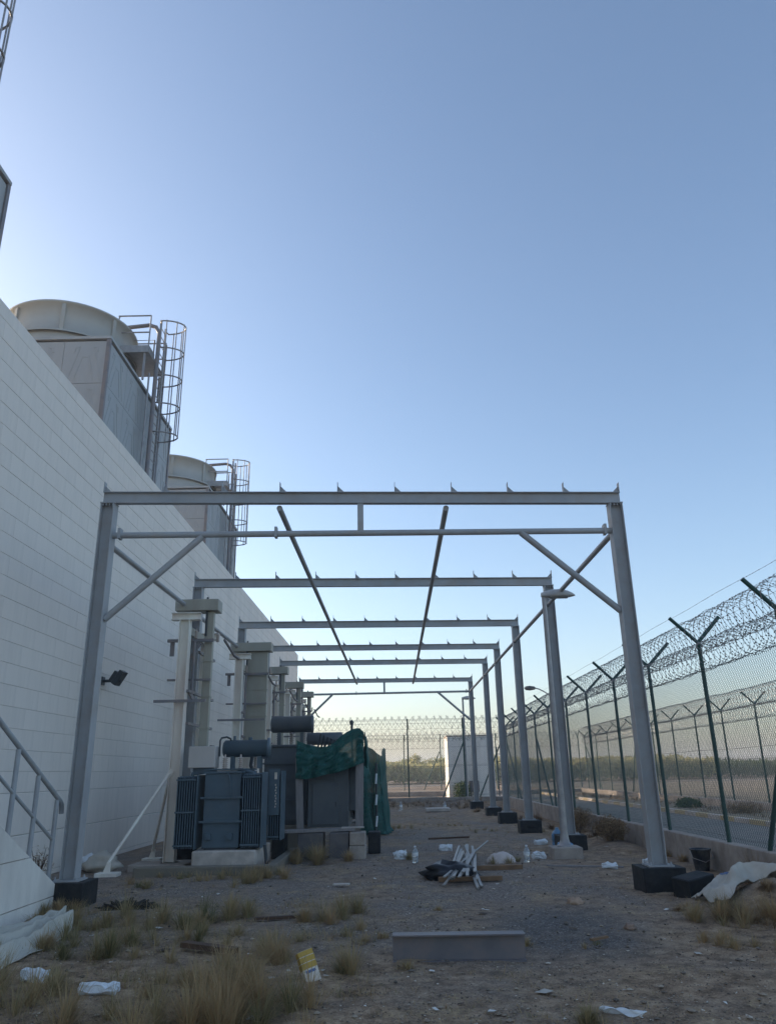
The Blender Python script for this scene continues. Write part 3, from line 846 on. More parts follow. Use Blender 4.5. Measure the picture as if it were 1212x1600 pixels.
# plinths
side_txt = ['first', 'second', 'third', 'fourth', 'fifth', 'last']
rr_ = random.Random(3)
for i, Y in enumerate(FY):
    for sd in (0, 1):
        x = (XL + .1) if sd == 0 else (XR - .1)
        if sd == 0 and i > 0: continue
        y = yat(x, Y)
        s = .275 + .01 * rr_.random()
        b = MB().box(x - s, x + s, y - .27, y + .28, -.15, PT - .001, .007)
        o = b.build('column_plinth', M['bitumen'])
        if sd == 0: lab = 'black coated footing block beside the white stair flank'
        else: lab = 'black coated footing block under the %s column of the fence-side row, counted from the front' % side_txt[i]
        tag(o, lab, 'footing', 'black footing blocks under the steel columns')
for i, Y in enumerate(FY):
    if i == 0: continue
    x = XL + .1; y = yat(x, Y)
    o = MB().box(x - .3, x + .3, y - .3, y + .3, -.15, PT - .001, .012).build('column_plinth', M['bitumen'])
    tag(o, 'black coated footing block under the %s wall-side column, counted from the front' % side_txt[i], 'footing', 'footing blocks on the wall side')

# ------------------------------------------------------------------ fences
def coil_path(p0, d, nrm, r_, pitch, L, sgn, n=22, tilt=.0):
    p0 = Vector(p0); d = Vector(d); nrm = Vector(nrm); upz = Vector((0, 0, 1))
    T = int(L / pitch * n)
    ph = random.random() * 6
    out = []
    for i in range(T + 1):
        th = sgn * 2 * math.pi * i / n + ph
        wob = noise.noise((i * .013, sgn * 3, r_ * 7)); w2 = noise.noise((i * .021, sgn * 5, r_ * 3))
        rr = r_ * (1 + .13 * wob)
        out.append(p0 + d * (L * i / T + tilt * math.sin(th) * sgn * (1 + .5 * w2)) + (nrm * math.cos(th) + upz * math.sin(th + .15 * w2)) * rr + upz * .03 * w2)
    return out
def poly_tubes(paths, rad, sides=3, barb=0):
    """fast multi-polyline tubes"""
    Vs, Fs = [], []; off = 0
    for pts in paths:
        P = np.array([tuple(p) for p in pts], np.float32)
        d = np.gradient(P, axis=0); d /= np.linalg.norm(d, axis=1)[:, None] + 1e-9
        ref = np.where(np.abs(d[:, 2:3]) > .9, np.array([[0, 1, 0]]), np.array([[0, 0, 1]]))
        x = np.cross(d, ref); x /= np.linalg.norm(x, axis=1)[:, None]
        y = np.cross(d, x)
        ring = []
        for k in range(sides):
            a = 2 * math.pi * k / sides
            ring.append(P + (x * math.cos(a) + y * math.sin(a)) * rad)
        Vr = np.stack(ring, 1).reshape(-1, 3)
        n = len(P)
        i = np.arange(n - 1)[:, None] * sides
        for k in range(sides):
            k2 = (k + 1) % sides
            Fs.append(np.concatenate([i + k, i + sides + k, i + sides + k2, i + k2], 1) + off)
        Vs.append(Vr); off += len(Vr)
        if barb:
            m_ = np.arange(0, n - 1, 1)
            c = P[m_]; bx = x[m_]; by = y[m_]; dd = d[m_]
            rnd = rng.uniform(0, 6.28, len(m_))[:, None]
            o1 = bx * np.cos(rnd) + by * np.sin(rnd)
            q = np.stack([c - dd * .006 + o1 * barb, c + dd * .012 + o1 * barb * .2, c + dd * .006 - o1 * barb, c - dd * .012 - o1 * barb * .2], 1).reshape(-1, 3)
            Fs.append(np.arange(len(q)).reshape(-1, 4) + off)
            Vs.append(q); off += len(q)
    return np.concatenate(Vs), np.concatenate(Fs)
def chain_link(p0, d, L, z0, z1, pitch, rad):
    """diamond mesh: two families of zigzag wires interlocked"""
    p0 = np.array(p0[:2]); d = np.array(d[:2]); H = z1 - z0
    nrm = np.array([-d[1], d[0]])
    Vs, Fs = [], []; off = 0
    nw = int((L + H) / pitch)
    for fam in (1, -1):
        for k in range(nw):
            s0 = k * pitch - (H if fam == 1 else 0); s1 = s0 + fam * H
            a, b_ = (s0, z0), (s1, z1)
            # clip to 0..L
            t0, t1 = 0.0, 1.0
            for (lo_, hi) in ((0, L),):
                ds = s1 - s0
                ta, tb = (lo_ - s0) / ds, (hi - s0) / ds
                if ta > tb: ta, tb = tb, ta
                t0, t1 = max(t0, ta), min(t1, tb)
            if t1 - t0 < .01: continue
            q0 = (s0 + (s1 - s0) * t0, z0 + H * t0); q1 = (s0 + (s1 - s0) * t1, z0 + H * t1)
            w_ = rad
            pts = []
            for q in (q0, q1):
                base = np.array([p0[0] + d[0] * q[0] + nrm[0] * rad * fam, p0[1] + d[1] * q[0] + nrm[1] * rad * fam, q[1]])
                for (sn, sz) in ((-1, -.6), (1, -.6), (0, 1)):
                    pts.append(base + np.array([nrm[0] * sn * w_ + d[0] * (-fam) * sz * w_ * .7, nrm[1] * sn * w_ + d[1] * (-fam) * sz * w_ * .7, sz * w_ * .7]))
            Vs += pts
            for k_ in range(3):
                k2 = (k_ + 1) % 3
                Fs.append((off + k_, off + k2, off + 3 + k2, off + 3 + k_))
            off += 6
    return np.array(Vs), np.array(Fs)

def fence(name, label, cat, p0, d, posts, zb, fork, arm, z_mesh, pitch, rad, coils, coil_rad, barb, cpitch, post_r=.034, group=None, extra=None, n_coil=22, strands=True):
    d = Vector(d); nrm = Vector((d.y, -d.x, 0))
    p0 = Vector(p0)
    L = posts[-1] - posts[0]
    f = empty(name, p0 + d * posts[0], label, cat, group)
    pmh = MB().tube([(0, 0, zb), (0, 0, fork)], post_r, 10).mesh('post')
    am = []
    for s_ in (-1, 1):
        am.append(MB().tube([(0, 0, fork - .02), tuple(nrm * s_ * arm + Vector((0, 0, fork + arm * .95)))], post_r * .95, 8).mesh('arm'))
    for s in posts:
        q = p0 + d * s
        po = link('post', pmh, M['fence_green'], f, loc=(q.x, q.y, 0))
        tl_ = (random.uniform(-.008, .008), random.uniform(-.008, .008), random.uniform(-.06, .06)); po.rotation_euler = tl_
        for a in am: link('arm', a, M['fence_green'], po, loc=(q.x, q.y, 0)).rotation_euler = (random.uniform(-.01, .01), random.uniform(-.01, .01), random.uniform(-.05, .05))
    a0 = p0 + d * posts[0]
    side = nrm * -(post_r + .004)
    V_, F_ = chain_link(tuple(a0 + side), tuple(d), L, zb + .02, z_mesh, pitch, rad)
    tag(np_mesh('chain_link', V_, F_, M['mesh_wire'], f), kind='stuff')
    paths = []
    for (off, zc, r_) in coils:
        for sg in (1, -1):
            paths.append(coil_path(a0 + nrm * off + Vector((0, 0, zc)), d, nrm, r_, cpitch, L, sg, n_coil, cpitch * .55))
    V_, F_ = poly_tubes(paths, coil_rad, 3, barb)
    tag(np_mesh('razor_coil', V_, F_, M['razor'], f), kind='stuff')
    lines = []
    zs_ = [(0, z_mesh), (0, zb + (z_mesh - zb) * .52), (0, zb + .08), (0, fork - .05)]
    if strands: zs_ += [(-arm, fork + arm * .93), (arm, fork + arm * .93), (-arm * .5, fork + arm * .5)]
    for off, z in zs_:
        sag = []
        nS = int(L / .09)
        for i in range(nS + 1):
            s = L * i / nS
            sag.append(a0 + nrm * off + d * s + Vector((0, 0, z + .006 * math.sin(s * 2.3))))
        lines.append(sag)
    V_, F_ = poly_tubes(lines, coil_rad * .95, 3, barb * .8)
    tag(np_mesh('barbed_wire', V_, F_, M['razor'], f), kind='stuff')
    return f
FX = 5.15
posts = [7.5 + 2.7 * k for k in range(12)]           # 7.5 ... 37.2
f1 = fence('perimeter_fence', 'green chain-link fence with razor coils beside the steel columns, on a low wall', 'fence', (FX, 0, 0), (0, 1, 0), posts, .44, 3.55, .43, 3.08, .062, .0025,
           [(0, 3.66, .29), (-.04, 3.29, .22)], .0028, .014, .22, extra=None, n_coil=28)
def strut(f, a, b_): MB().tube([a, b_], .034, 9).build('strut', M['fence_green'], f)
strut(f1, (FX, 11.55, .44), (FX, 10.25, 2.55))
strut(f1, (FX, 33.6, .44), (FX, 37.1, 2.9))
strut(f1, (FX, 27.0, .44), (FX, 29.0, 2.6))
cr = fence('back_fence', 'chain-link fence with razor coils crossing the far end of the yard', 'fence', (FX, 38.6, 0), (-1, 0, 0), [0.0, 1.85, 4.55, 7.25, 9.95], .44, 3.6, .43, 3.1, .1, .0026,
           [(0, 3.86, .31), (.05, 3.25, .26)], .008, .0, .34, n_coil=28)
strut(cr, (3.95, 38.6, .4), (5.1, 38.6, 2.9)); strut(cr, (2.2, 38.6, .4), (3.28, 38.6, 2.9))
tp = MB().tube([(FX, 37.2, .44), (FX, 38.6, .44)], .02, 6)
of = fence('outer_fence', 'second green chain-link fence with razor coils on the far side of the road', 'fence', (12.8, 0, 0), (0, 1, 0), [19.5 + 2.87 * k for k in range(13)], .35, 3.68, .43, 3.15, .11, .0028,
           [(0, 3.93, .33), (0, 3.4, .24)], .006, .0, .26, post_r=.034, n_coil=16)
strut(of, (12.8, 50.5, .35), (12.8, 53.8, 3.0)); strut(of, (12.8, 44.0, .35), (12.8, 42.5, 3.2))
oc = fence('outer_back_fence', 'outermost chain-link fence with razor coils before the crop field', 'fence', (12.8, 56, 0), (-1, 0, 0), [0, 2.9, 5.8, 9.7, 12.25, 15.1, 18.0], .38, 3.68, .4, 3.15, .16, .0035,
           [(0, 3.9, .33), (0, 3.35, .26)], .008, .0, .36, n_coil=14)
strut(oc, (1.9, 56, .4), (3.05, 56, 2.9))
# low walls under the fences
def low_wall(name, x0, x1, y0, y1, zt, lab, along='y', seg=3.0):
    wl = empty(name, ((x0 + x1) / 2, (y0 + y1) / 2, 0), lab, 'low wall')
    a, b_ = (y0, y1) if along == 'y' else (x0, x1)
    s = a
    while s < b_ - .01:
        e = min(s + seg, b_)
        if along == 'y': MB().box(x0, x1, s + .004, e - .004, -.2, zt, .012).build('wall_segment', M['concrete'], wl)
        else: MB().box(s + .004, e - .004, y0, y1, -.2, zt, .012).build('wall_segment', M['concrete'], wl)
        s = e
low_wall('low_wall', 5.03, 5.28, 6, 38.45, .44, 'low concrete wall carrying the fence beside the steel columns')
low_wall('low_wall', -6, 5.28, 38.47, 38.73, .42, 'low concrete wall under the fence across the far end', 'x')
low_wall('low_wall', 12.68, 12.92, 17, 55.8, .35, 'low concrete wall carrying the second fence beyond the road')
low_wall('low_wall', -6, 12.92, 55.82, 56.08, .3, 'low concrete wall under the outermost fence before the crop', 'x')

# ------------------------------------------------------------------ lamps
def yard_lamp(x, y, h, label, head_dx=.62, base=True, k=1.0):
    t = empty('yard_lamp', (x, y, 0), label, 'lamp')
    if base:
        MB().box(x - .27, x + .27, y - .27, y + .27, -.1, .2, .015).build('foot_block', M['concrete'], t)
    MB().lathe([(.15, .2), (.15, .222), (.11, .225), (.085, .32), (.07, .45), (.062, 1.4), (.045, h - .05)], (x, y, 0), 14).build('pole', M['galv'], t)
    hd = MB()
    secs = [(-.03, .05, .07), (.06, .08, .1), (.2, .12, .135), (.38, .145, .14), (.52, .12, .105), (.62, .07, .055), (.67, .02, .015)]
    rings = []
    for (s, wd, ht) in secs:
        cx_ = x - .02 + s * head_dx / .62
        zc = h - .02
        rings.append([(cx_, y + wd * math.cos(a), zc + (ht if math.sin(a) > 0 else ht * .35) * math.sin(a)) for a in [2 * math.pi * q / 14 for q in range(14)]])
    vv = [p for r_ in rings for p in r_]
    ff = [(i * 14 + q, i * 14 + (q + 1) % 14, (i + 1) * 14 + (q + 1) % 14, (i + 1) * 14 + q) for i in range(len(rings) - 1) for q in range(14)]
    hd.add(vv, ff, True).add(rings[0], [tuple(range(14))]).add(rings[-1], [tuple(range(13, -1, -1))])
    ho = hd.build('lamp_head', M['lamp_head'], t)
    MB().box(x + .12, x + .5, y - .09, y + .09, h - .062, h - .045).build('lens', M['lens'], ho)
yard_lamp(3.12, 15.5, 4.98, 'grey lamp post with a flat head, standing in front of the second fence-side column')
yard_lamp(3.42, 39.4, 5.05, 'slender lamp post beyond the far end of the steel frame', .62, False)
t = empty('street_lamp', (10.35, 49, 0), 'street lamp with a curved arm, behind the razor wire by the road', 'lamp')
pts = [(10.35, 49, 0), (10.35, 49, 5.2)] + [(10.35 - 1.5 * math.sin(a) * (a / 1.57) ** .4, 49, 5.2 + 1.25 * math.sin(a) ** .9) for a in (.3, .6, .9, 1.2, 1.57)]
MB().tube(pts, [.075, .05] + [.04] * 5, 8).build('pole', M['galv'], t)
MB().lathe([(.03, 0), (.12, .1), (.15, .35), (.1, .65), (.02, .72)], (8.15, 49, 6.45), 12, 'x').build('lamp_head', M['dark_metal'], t)

# ------------------------------------------------------------------ white hut beyond the back fence
hut = empty('white_hut', (4.4, 48.5, 0), 'small windowless white hut standing behind the back fence', 'hut')
for a, b_ in ((-.1, .95), (.95, 1.95), (1.95, 2.95), (2.95, 3.55)):
    MB().box(3.05, 5.75, 47, 50, a + .008, b_ - .008).build('wall_panel', M['white_plaster'], hut)
MB().box(3.07, 5.73, 47.02, 49.98, -.1, 3.54).build('core', M['concrete'], hut)
MB().box(3.0, 5.8, 46.95, 50.05, 3.552, 3.6).build('roof', M['concrete'], hut)
MB().tube([(4.55, 46.93, .9), (4.55, 46.93, 2.6)], .06, 8).build('drain_pipe', M['box_grey'], hut)
ac = empty('air_conditioner', (4.5, 46.6, 0), 'dark air conditioner unit at the foot of the white hut', 'air conditioner')
MB().box(4.2, 4.75, 46.5, 46.85, .45, 1.05, .02).build('case', M['dark_concrete'], ac)
MB().lathe([(.21, 0), (.21, .02), (.19, .02), (.19, 0)], (4.42, 46.48, .75), 20, 'y', False).build('fan_grille', M['dark_metal'], ac)
MB().box(4.25, 4.3, 46.5, 46.8, 0, .45).box(4.65, 4.7, 46.5, 46.8, 0, .45).split('stand', M['dark_metal'], ac)
ld_ = empty('steel_ladder', (6.3, 47, 0), 'thin steel ladder standing to the side of the white hut', 'ladder')
for x in (5.95, 6.4): MB().tube([(x, 47, 0), (x, 47.2, 2.9)], .03, 6).build('rail', M['dark_metal'], ld_)
for z in np.arange(.4, 2.8, .42): MB().tube([(5.95, 47 + z * .07, z), (6.4, 47 + z * .07, z)], .022, 6).split('rung', M['dark_metal'], ld_)

def bush(name, x, y, r_, h, n, mat, label, cat='shrub', size=.09, group=None, seed=1, kind=None):
    rg = np.random.default_rng(seed)
    t = empty(name, (x, y, 0), label, cat, group)
    st_ = MB()
    for k in range(9):
        a = rg.uniform(0, 6.28); rr = r_ * rg.uniform(.3, .9)
        z0 = gz(x, y)
        st_.tube([(x, y, z0 - .03), (x + rr * .4 * math.cos(a), y + rr * .4 * math.sin(a), z0 + h * .5), (x + rr * math.cos(a), y + rr * math.sin(a), z0 + h * rg.uniform(.7, 1))], [.012, .008, .003], 4)
    st_.build('stem', M['dark_wood'], t)
    P = rg.normal(size=(n, 3)); P /= np.linalg.norm(P, axis=1)[:, None]
    P *= (rg.uniform(0, 1, n) ** .5)[:, None]
    lob = np.array([1 + .5 * noise.noise(tuple(p * 2.2 + seed)) for p in P])
    P = P * lob[:, None] * np.array([r_, r_, h * .5]) + np.array([x, y, gz(x, y) + h * .5])
    a = rg.normal(size=(n, 3)); a /= np.linalg.norm(a, axis=1)[:, None]
    b_ = np.cross(a, rg.normal(size=(n, 3))); b_ /= np.linalg.norm(b_, axis=1)[:, None]
    wl_ = .22 if mat is not M['brush'] else .07
    V_ = np.stack([P - b_ * size * wl_, P + b_ * size * wl_, P + a * size], 1).reshape(-1, 3)
    np_mesh('foliage', V_, np.arange(3 * n).reshape(-1, 3), mat, t, attr=np.repeat(rg.uniform(0, 1, n), 3))
bush('bush', 3.75, 46.3, .5, 1.0, 900, M['bush'], 'green bush growing against the white hut', size=.16, seed=2)
bush('dry_bush', 4.55, 17.6, .36, .5, 7000, M['brush'], 'dry brown bush at the low wall behind the lamp post, nearer of two', size=.06, group='dry bushes at the low wall', seed=3)
bush('dry_bush', 4.5, 20.4, .42, .6, 7000, M['brush'], 'reddish dry bush at the low wall beyond the lamp post, farther of two', size=.06, group='dry bushes at the low wall', seed=4)
bush('roadside_bush', 11.2, 31.5, .5, .45, 1200, M['bush'], 'dark low bush on the verge beyond the road', size=.12, seed=6)
bush('roadside_bush', 11.4, 27.0, .7, .45, 1200, M['brush'], 'dry flat bush on the verge beyond the painted kerb', size=.12, seed=7)
bush('weed_plant', -5.3, 12.3, .2, .6, 380, M['brush'], 'straggly dry weed growing between the stair flank and the wall', size=.07, seed=8)

# ------------------------------------------------------------------ transformers
def radiator(parent, x0, x1, y0, y1, z0, z1, n, mat):
    ro = empty('radiator', ((x0 + x1) / 2, y0, z0)); ro.parent = parent; ro.location = Vector(((x0 + x1) / 2, y0, z0)) - world_loc(parent)
    st_ = (x1 - x0) / n
    fm = MB().box(-.009, .009, y0, y1, z0, z1, .004).mesh('fin')
    for k in range(n):
        link('fin', fm, mat, ro, loc=(x0 + (k + .5) * st_, 0, 0))
    b = MB()
    for z in (z0 + .05, (z0 + z1) / 2, z1 - .05):
        b.box(x0, x1, y0 - .016, y0 - .002, z - .014, z + .014)
    b.tube([(x0 - .005, (y0 + y1) / 2, z1 - .02), (x1 + .005, (y0 + y1) / 2, z1 - .02)], .035, 8)
    b.tube([(x0 - .005, (y0 + y1) / 2, z0 + .02), (x1 + .005, (y0 + y1) / 2, z0 + .02)], .035, 8)
    b.build('header', mat, ro)
    return ro
def side_plate(parent, x, y0, y1, z0, z1, mat):
    MB().box(x - .012, x + .012, y0 - .018, y1 + .01, z0 - .01, z1 + .03, .004).build('side_plate', mat, parent)
def bushing(parent, x, y, z, h, r_=.05):
    pr = [(r_ * .5, z)]
    n = 6
    for k in range(n):
        zz = z + h * k / n
        pr += [(r_ * .55, zz), (r_, zz + h / n * .35), (r_ * .55, zz + h / n * .7)]
    pr += [(r_ * .35, z + h), (r_ * .25, z + h * 1.25)]
    MB().lathe(pr, (x, y, 0), 14).build('bushing', M['porcelain'], parent)

def transformer_front():
    t = empty('power_transformer', (-3.1, 15, .33), 'blue grey transformer with slatted radiators on a stained concrete plinth, frontmost', 'transformer')
    m_ = M['tx_blue']
    tank = MB().box(-3.44, -2.79, 14.5, 15.9, .36, 1.6, .01).build('tank', m_, t)
    rb = MB()
    for z in (.79, 1.19): rb.box(-3.5, -2.74, 14.455, 14.5, z - .018, z + .018)
    rb.box(-3.47, -2.76, 14.47, 15.95, 1.6, 1.64).box(-3.47, -2.76, 14.47, 15.95, 1.655, 1.68)
    rb.split('rib', m_, tank)
    lg = MB()
    for x in (-3.33, -2.95): lg.box(x - .05, x + .05, 14.44, 14.5, .5, .6)
    lg.tube([(-3.02, 14.46, 1.6), (-2.97, 14.44, 1.5), (-2.95, 14.45, 1.2)], .012, 6)
    lg.split('lifting_lug', m_, tank)
    MB().box(-3.4, -2.83, 14.52, 15.85, .33, .36).build('skid', M['dark_metal'], t)
    radiator(t, -3.93, -3.58, 14.42, 14.95, .36, 1.55, 8, m_); side_plate(t, -3.555, 14.42, 14.95, .36, 1.55, m_)
    radiator(t, -2.75, -2.42, 14.42, 14.95, .36, 1.58, 8, m_); side_plate(t, -2.39, 14.42, 14.95, .36, 1.58, m_)
    radiator(t, -2.42, -2.2, 15.25, 15.75, .42, 1.6, 5, m_); side_plate(t, -2.17, 15.25, 15.75, .42, 1.6, m_)
    MB().box(-2.4, -2.2, 15.225, 15.24, .85, 1.66).build('cover_plate', m_, t)
    lbm = MB()
    lbm.box(-2.3, -2.25, 15.221, 15.224, 1.48, 1.6)
    for k in range(9): lbm.box(-2.285 + .012 * (k % 2), -2.265 + .012 * (k % 2), 15.221, 15.224, .98 + .048 * k, 1.01 + .048 * k)
    lbm.build('label_plate', M['paper'], t)
    pl_ = MB()
    for i_, x in enumerate((-3.72, -2.6)):
        pl_.tube([(x, 14.7, 1.52), (x, 14.7, 1.6), (-3.3 if i_ == 0 else -2.9, 14.8, 1.66)], .04, 8)
    pl_.build('pipe', m_, t)
    c = MB().lathe([(.02, -3.26), (.12, -3.25), (.155, -3.22), (.155, -2.42), (.19, -2.415), (.19, -2.38), (.03, -2.37)], (0, 15.05, 2.04), 28, 'x').build('conservator', m_, t)
    MB().box(-3.1, -3.03, 14.98, 15.1, 1.68, 1.9).box(-2.6, -2.52, 14.98, 15.1, 1.68, 1.9).split('bracket', m_, c)
    MB().tube([(-3.05, 15.05, 2.19), (-3.05, 15.05, 2.27)], .025, 8).tube([(-2.75, 15.05, 2.19), (-2.75, 15.05, 2.24)], .04, 8).split('filler_cap', m_, c)
    for x in (-3.15, -2.86): bushing(t, x, 14.75, 1.68, .2, .055)
    bushing(t, -2.7, 15.4, 1.68, .22, .05)
    MB().box(-3.8, -3.31, 14.62, 14.98, 1.7, 2.08, .01).build('control_box', M['box_grey'], t)
    MB().box(-3.72, -3.4, 14.7, 14.9, 1.6, 1.7).split('box_bracket', m_, t)
    MB().tube([(-3.28, 14.85, 1.9), (-3.28, 14.85, 2.18), (-3.26, 14.87, 2.23), (-3.18, 14.95, 2.25), (-3.12, 15.0, 2.22), (-3.1, 15.03, 2.15)], .018, 8).build('breather_pipe', M['dark_metal'], t)
    MB().tube([(-2.36, 14.7, .38), (-2.33, 14.68, .2), (-2.3, 14.66, 0)], .03, 8).build('drain_pipe', M['dark_metal'], t)
transformer_front()
o = MB().box(-3.56, -2.46, 14.32, 16.0, -.1, .33, .02).build('transformer_plinth', M['pale_concrete']); tag(o, 'stained concrete plinth under the frontmost blue transformer', 'plinth')
o = MB().box(-4.35, -2.05, 13.68, 13.9, -.1, .15, .012).box(-2.2, -2.05, 13.9, 17, -.1, .14, .012).build('pit_kerb', M['stained']); tag(o, 'low concrete kerb round the pit before the front transformer', 'kerb')
o = MB().box(-4.75, -3.75, 14.6, 15.4, -.1, .1, .012).build('column_footing', M['concrete']); tag(o, 'flat concrete footing under the nearest white gantry post', 'footing')

def transformer_back():
    t = empty('power_transformer', (-2.4, 18.5, .45), 'dark grey transformer with green net, behind the front transformer', 'transformer')
    m_ = M['tx_grey']
    tank = MB().box(-2.96, -1.98, 18.0, 19.7, .52, 2.16, .01).build('tank', m_, t)
    rb = MB()
    for z in (.62, 1.02, 1.45, 1.8): rb.box(-3.0, -1.95, 17.95, 18.0, z - .018, z + .018)
    rb.box(-3.02, -1.92, 17.94, 19.75, 2.16, 2.2)
    rb.box(-2.98, -2.92, 17.93, 18.0, 1.9, 2.05)
    rb.split('rib', m_, tank)
    c = MB().lathe([(.03, -2.88), (.15, -2.87), (.185, -2.83), (.185, -1.95), (.2, -1.945), (.2, -1.9), (.03, -1.89)], (0, 18.3, 2.66), 28, 'x').build('conservator', m_, t)
    MB().box(-2.72, -2.64, 18.25, 18.35, 2.2, 2.5).box(-2.2, -2.12, 18.25, 18.35, 2.2, 2.5).split('bracket', m_, c)
    for k in range(3): bushing(t, -2.75 + .3 * k, 18.7, 2.2, .3, .06)
    cb = MB().box(-1.88, -1.02, 17.2, 18.6, .5, 1.68, .01).build('cable_box', m_, t)
    d = MB().box(-1.78, -1.22, 17.17, 17.2, .55, 1.38, .006).box(-1.72, -1.3, 17.165, 17.2, 1.45, 1.6, .006)
    d.build('door', m_, cb)
    MB().box(-1.3, -1.27, 17.15, 17.17, .9, 1.0).build('handle', M['dark_metal'], cb)
    MB().box(-1.02, -.78, 17.5, 18.6, .8, 1.75, .01).build('cable_duct', m_, t)
    gl = MB()
    for k in range(4): gl.tube([(-.98 + .07 * k, 17.7, .8), (-.98 + .07 * k, 17.7, .66)], .022, 7)
    gl.split('cable_gland', M['dark_metal'], t)
    vp = MB()
    for k in range(6):
        vp.tube([(-1.75 + .07 * k, 17.9 + .03 * k, 2.1), (-1.68 + .08 * k, 17.85 + .03 * k, 2.42 - .035 * k)], .022, 7)
    vp.split('terminal', M['dark_metal'], t)
    MB().box(-1.85, -1.1, 17.5, 18.5, 1.68, 2.0, .01).build('turret', m_, t)
transformer_back()
o = MB().box(-3.05, -1.95, 17.9, 19.9, -.1, .52, .015).build('transformer_plinth', M['stained']); tag(o, 'concrete plinth under the dark grey transformer', 'plinth')
def post_(x, y, z0, z1, w_, mat, lab, dx=0, name='wooden_post'):
    o = MB().bar((x, y, z0), (x + dx, y, z1), w_, .09, (0, 1, 0)).build(name, mat); tag(o, lab, 'post')
M['grey_wood'] = pmat('grey_wood', (0.297, 0.264, 0.252), (0.216, 0.192, 0.185), 0.85, scale=4, bump=0.3, bscale=60, stretch=(12, 12, 1))
post_(-2.0, 16.95, .5, 2.0, .14, M['grey_wood'], 'grey upright board left of the cable box under the net', -.06)
post_(-.78, 16.95, .5, 2.25, .16, M['grey_wood'], 'grey upright board right of the cable box under the net', .02)
# sleepers and blocks carrying the cable-box platform
o = MB().bar((-2.4, 16.15, .5), (-.85, 16.35, .515), .3, .05).build('timber_plank', M['grey_wood']); tag(o, 'grey timber plank lying across the dark blocks beneath the net', 'plank')
o = MB().bar((-1.1, 16.3, .545), (-.66, 16.3, .545), .2, .02).build('offcut_board', M['pale_concrete']); tag(o, 'pale board offcut lying on the plank beneath the net', 'board')
def blk(x0, x1, y0, y1, z0, z1, mat, lab, name='concrete_block'):
    tag(MB().box(x0, x1, y0, y1, z0, z1, .015).build(name, mat), lab, 'block')
blk(-1.33, -.95, 16.05, 16.6, -.1, .47, M['dark_concrete'], 'large dark concrete block beneath the timber plank')
blk(-.93, -.63, 16.0, 16.5, .235, .47, M['concrete'], 'upper of two stacked stained concrete blocks at the net corner')
blk(-.94, -.62, 16.0, 16.5, -.1, .23, M['concrete'], 'lower of two stacked stained concrete blocks at the net corner')
blk(-.6, -.35, 16.8, 17.2, .02, .42, M['bitumen'], 'black block beside the stacked concrete blocks')
blk(-1.95, -1.45, 16.1, 16.6, -.1, .47, M['dark_concrete'], 'grey concrete block hidden in grass beneath the timber plank')
blk(-2.45, -2.2, 16.1, 16.6, -.1, .47, M['bitumen'], 'black block beneath the end of the timber plank by the front transformer')

def transformer_far(y, lab):
    t = empty('power_transformer', (-1.9, y, .4), lab, 'transformer')
    m_ = M['tx_grey']
    tank = MB().box(-2.6, -1.3, y, y + 1.6, .3, 2.0, .01).build('tank', m_, t)
    rb = MB()
    for z in (.7, 1.2, 1.7): rb.box(-2.65, -1.25, y - .04, y, z - .018, z + .018)
    rb.split('rib', m_, tank)
    radiator(t, -1.22, -.8, y, y + .9, .4, 1.7, 8, m_)
    MB().lathe([(.03, -2.5), (.17, -2.47), (.17, -1.5), (.03, -1.47)], (0, y + .4, 2.5), 24, 'x').build('conservator', m_, t)
    for k in range(3): bushing(t, -2.4 + .35 * k, y + .9, 2.0, .3, .06)
    MB().box(-2.5, -.85, y + .05, y + 1.5, -.1, .3).build('base', M['concrete'], t)
transformer_far(21.9, 'dark transformer wrapped in green net, third from the front')

# ------------------------------------------------------------------ green shade nets
def cloth(name, fn, nu, nv, mat, thick=.006, label=None, cat=None, parent=None):
    V_ = [fn(i / nu, j / nv) for j in range(nv + 1) for i in range(nu + 1)]
    F_ = [(j * (nu + 1) + i, j * (nu + 1) + i + 1, (j + 1) * (nu + 1) + i + 1, (j + 1) * (nu + 1) + i) for j in range(nv) for i in range(nu)]
    o = np_mesh(name, V_, F_, mat, parent, smooth=True)
    md = o.modifiers.new('thickness', 'SOLIDIFY'); md.thickness = thick; md.offset = 0
    if label: tag(o, label, cat)
    return o
def net1(u, v):
    x = -2.1 + 1.42 * u
    # top edge sags between the two boards, bottom edge climbs to the right
    top = 2.12 + .12 * (1 - u) - .1 * math.sin(math.pi * min(1, u * 1.5)) * (u < .67) + .34 * sstep(.42, .93, u) - .06 * sstep(.93, 1, u)
    bot = 1.48 + .10 * u + .2 * sstep(.5, 1, u) - .03 * math.sin(9 * u)
    if v < .35:                        # flap lying back over the top
        t = v / .35
        y = 17.95 - 1.05 * t + .05 * noise.noise((u * 6, t * 3, 2))
        z = top - .15 * (1 - t) - .12 * math.sin(math.pi * t) * math.sin(math.pi * u) + .03 * noise.noise((u * 7, t * 5, 8))
        return (x + .03 * noise.noise((u * 5, t * 4, 4)), y, z)
    t = (v - .35) / .65
    z = top + (bot - top) * t
    fold = .05 * math.sin(u * 23 + t * 3 + 2 * noise.noise((u * 3, t * 2, 1))) * (.3 + t) + .05 * noise.noise((u * 9 + t * 4, t * 5 - u * 3, 5)) + .03 * noise.noise((u * 3 - t * 6, t * 8 + u * 7, 9))
    return (x + .02 * noise.noise((t * 6, u * 3, 5)), 16.86 + fold * .8 - .03 * math.sin(math.pi * t), z)
cloth('shade_net', net1, 90, 60, M['net'], .006, 'torn green shade net draped between two grey boards over the transformer', 'net')
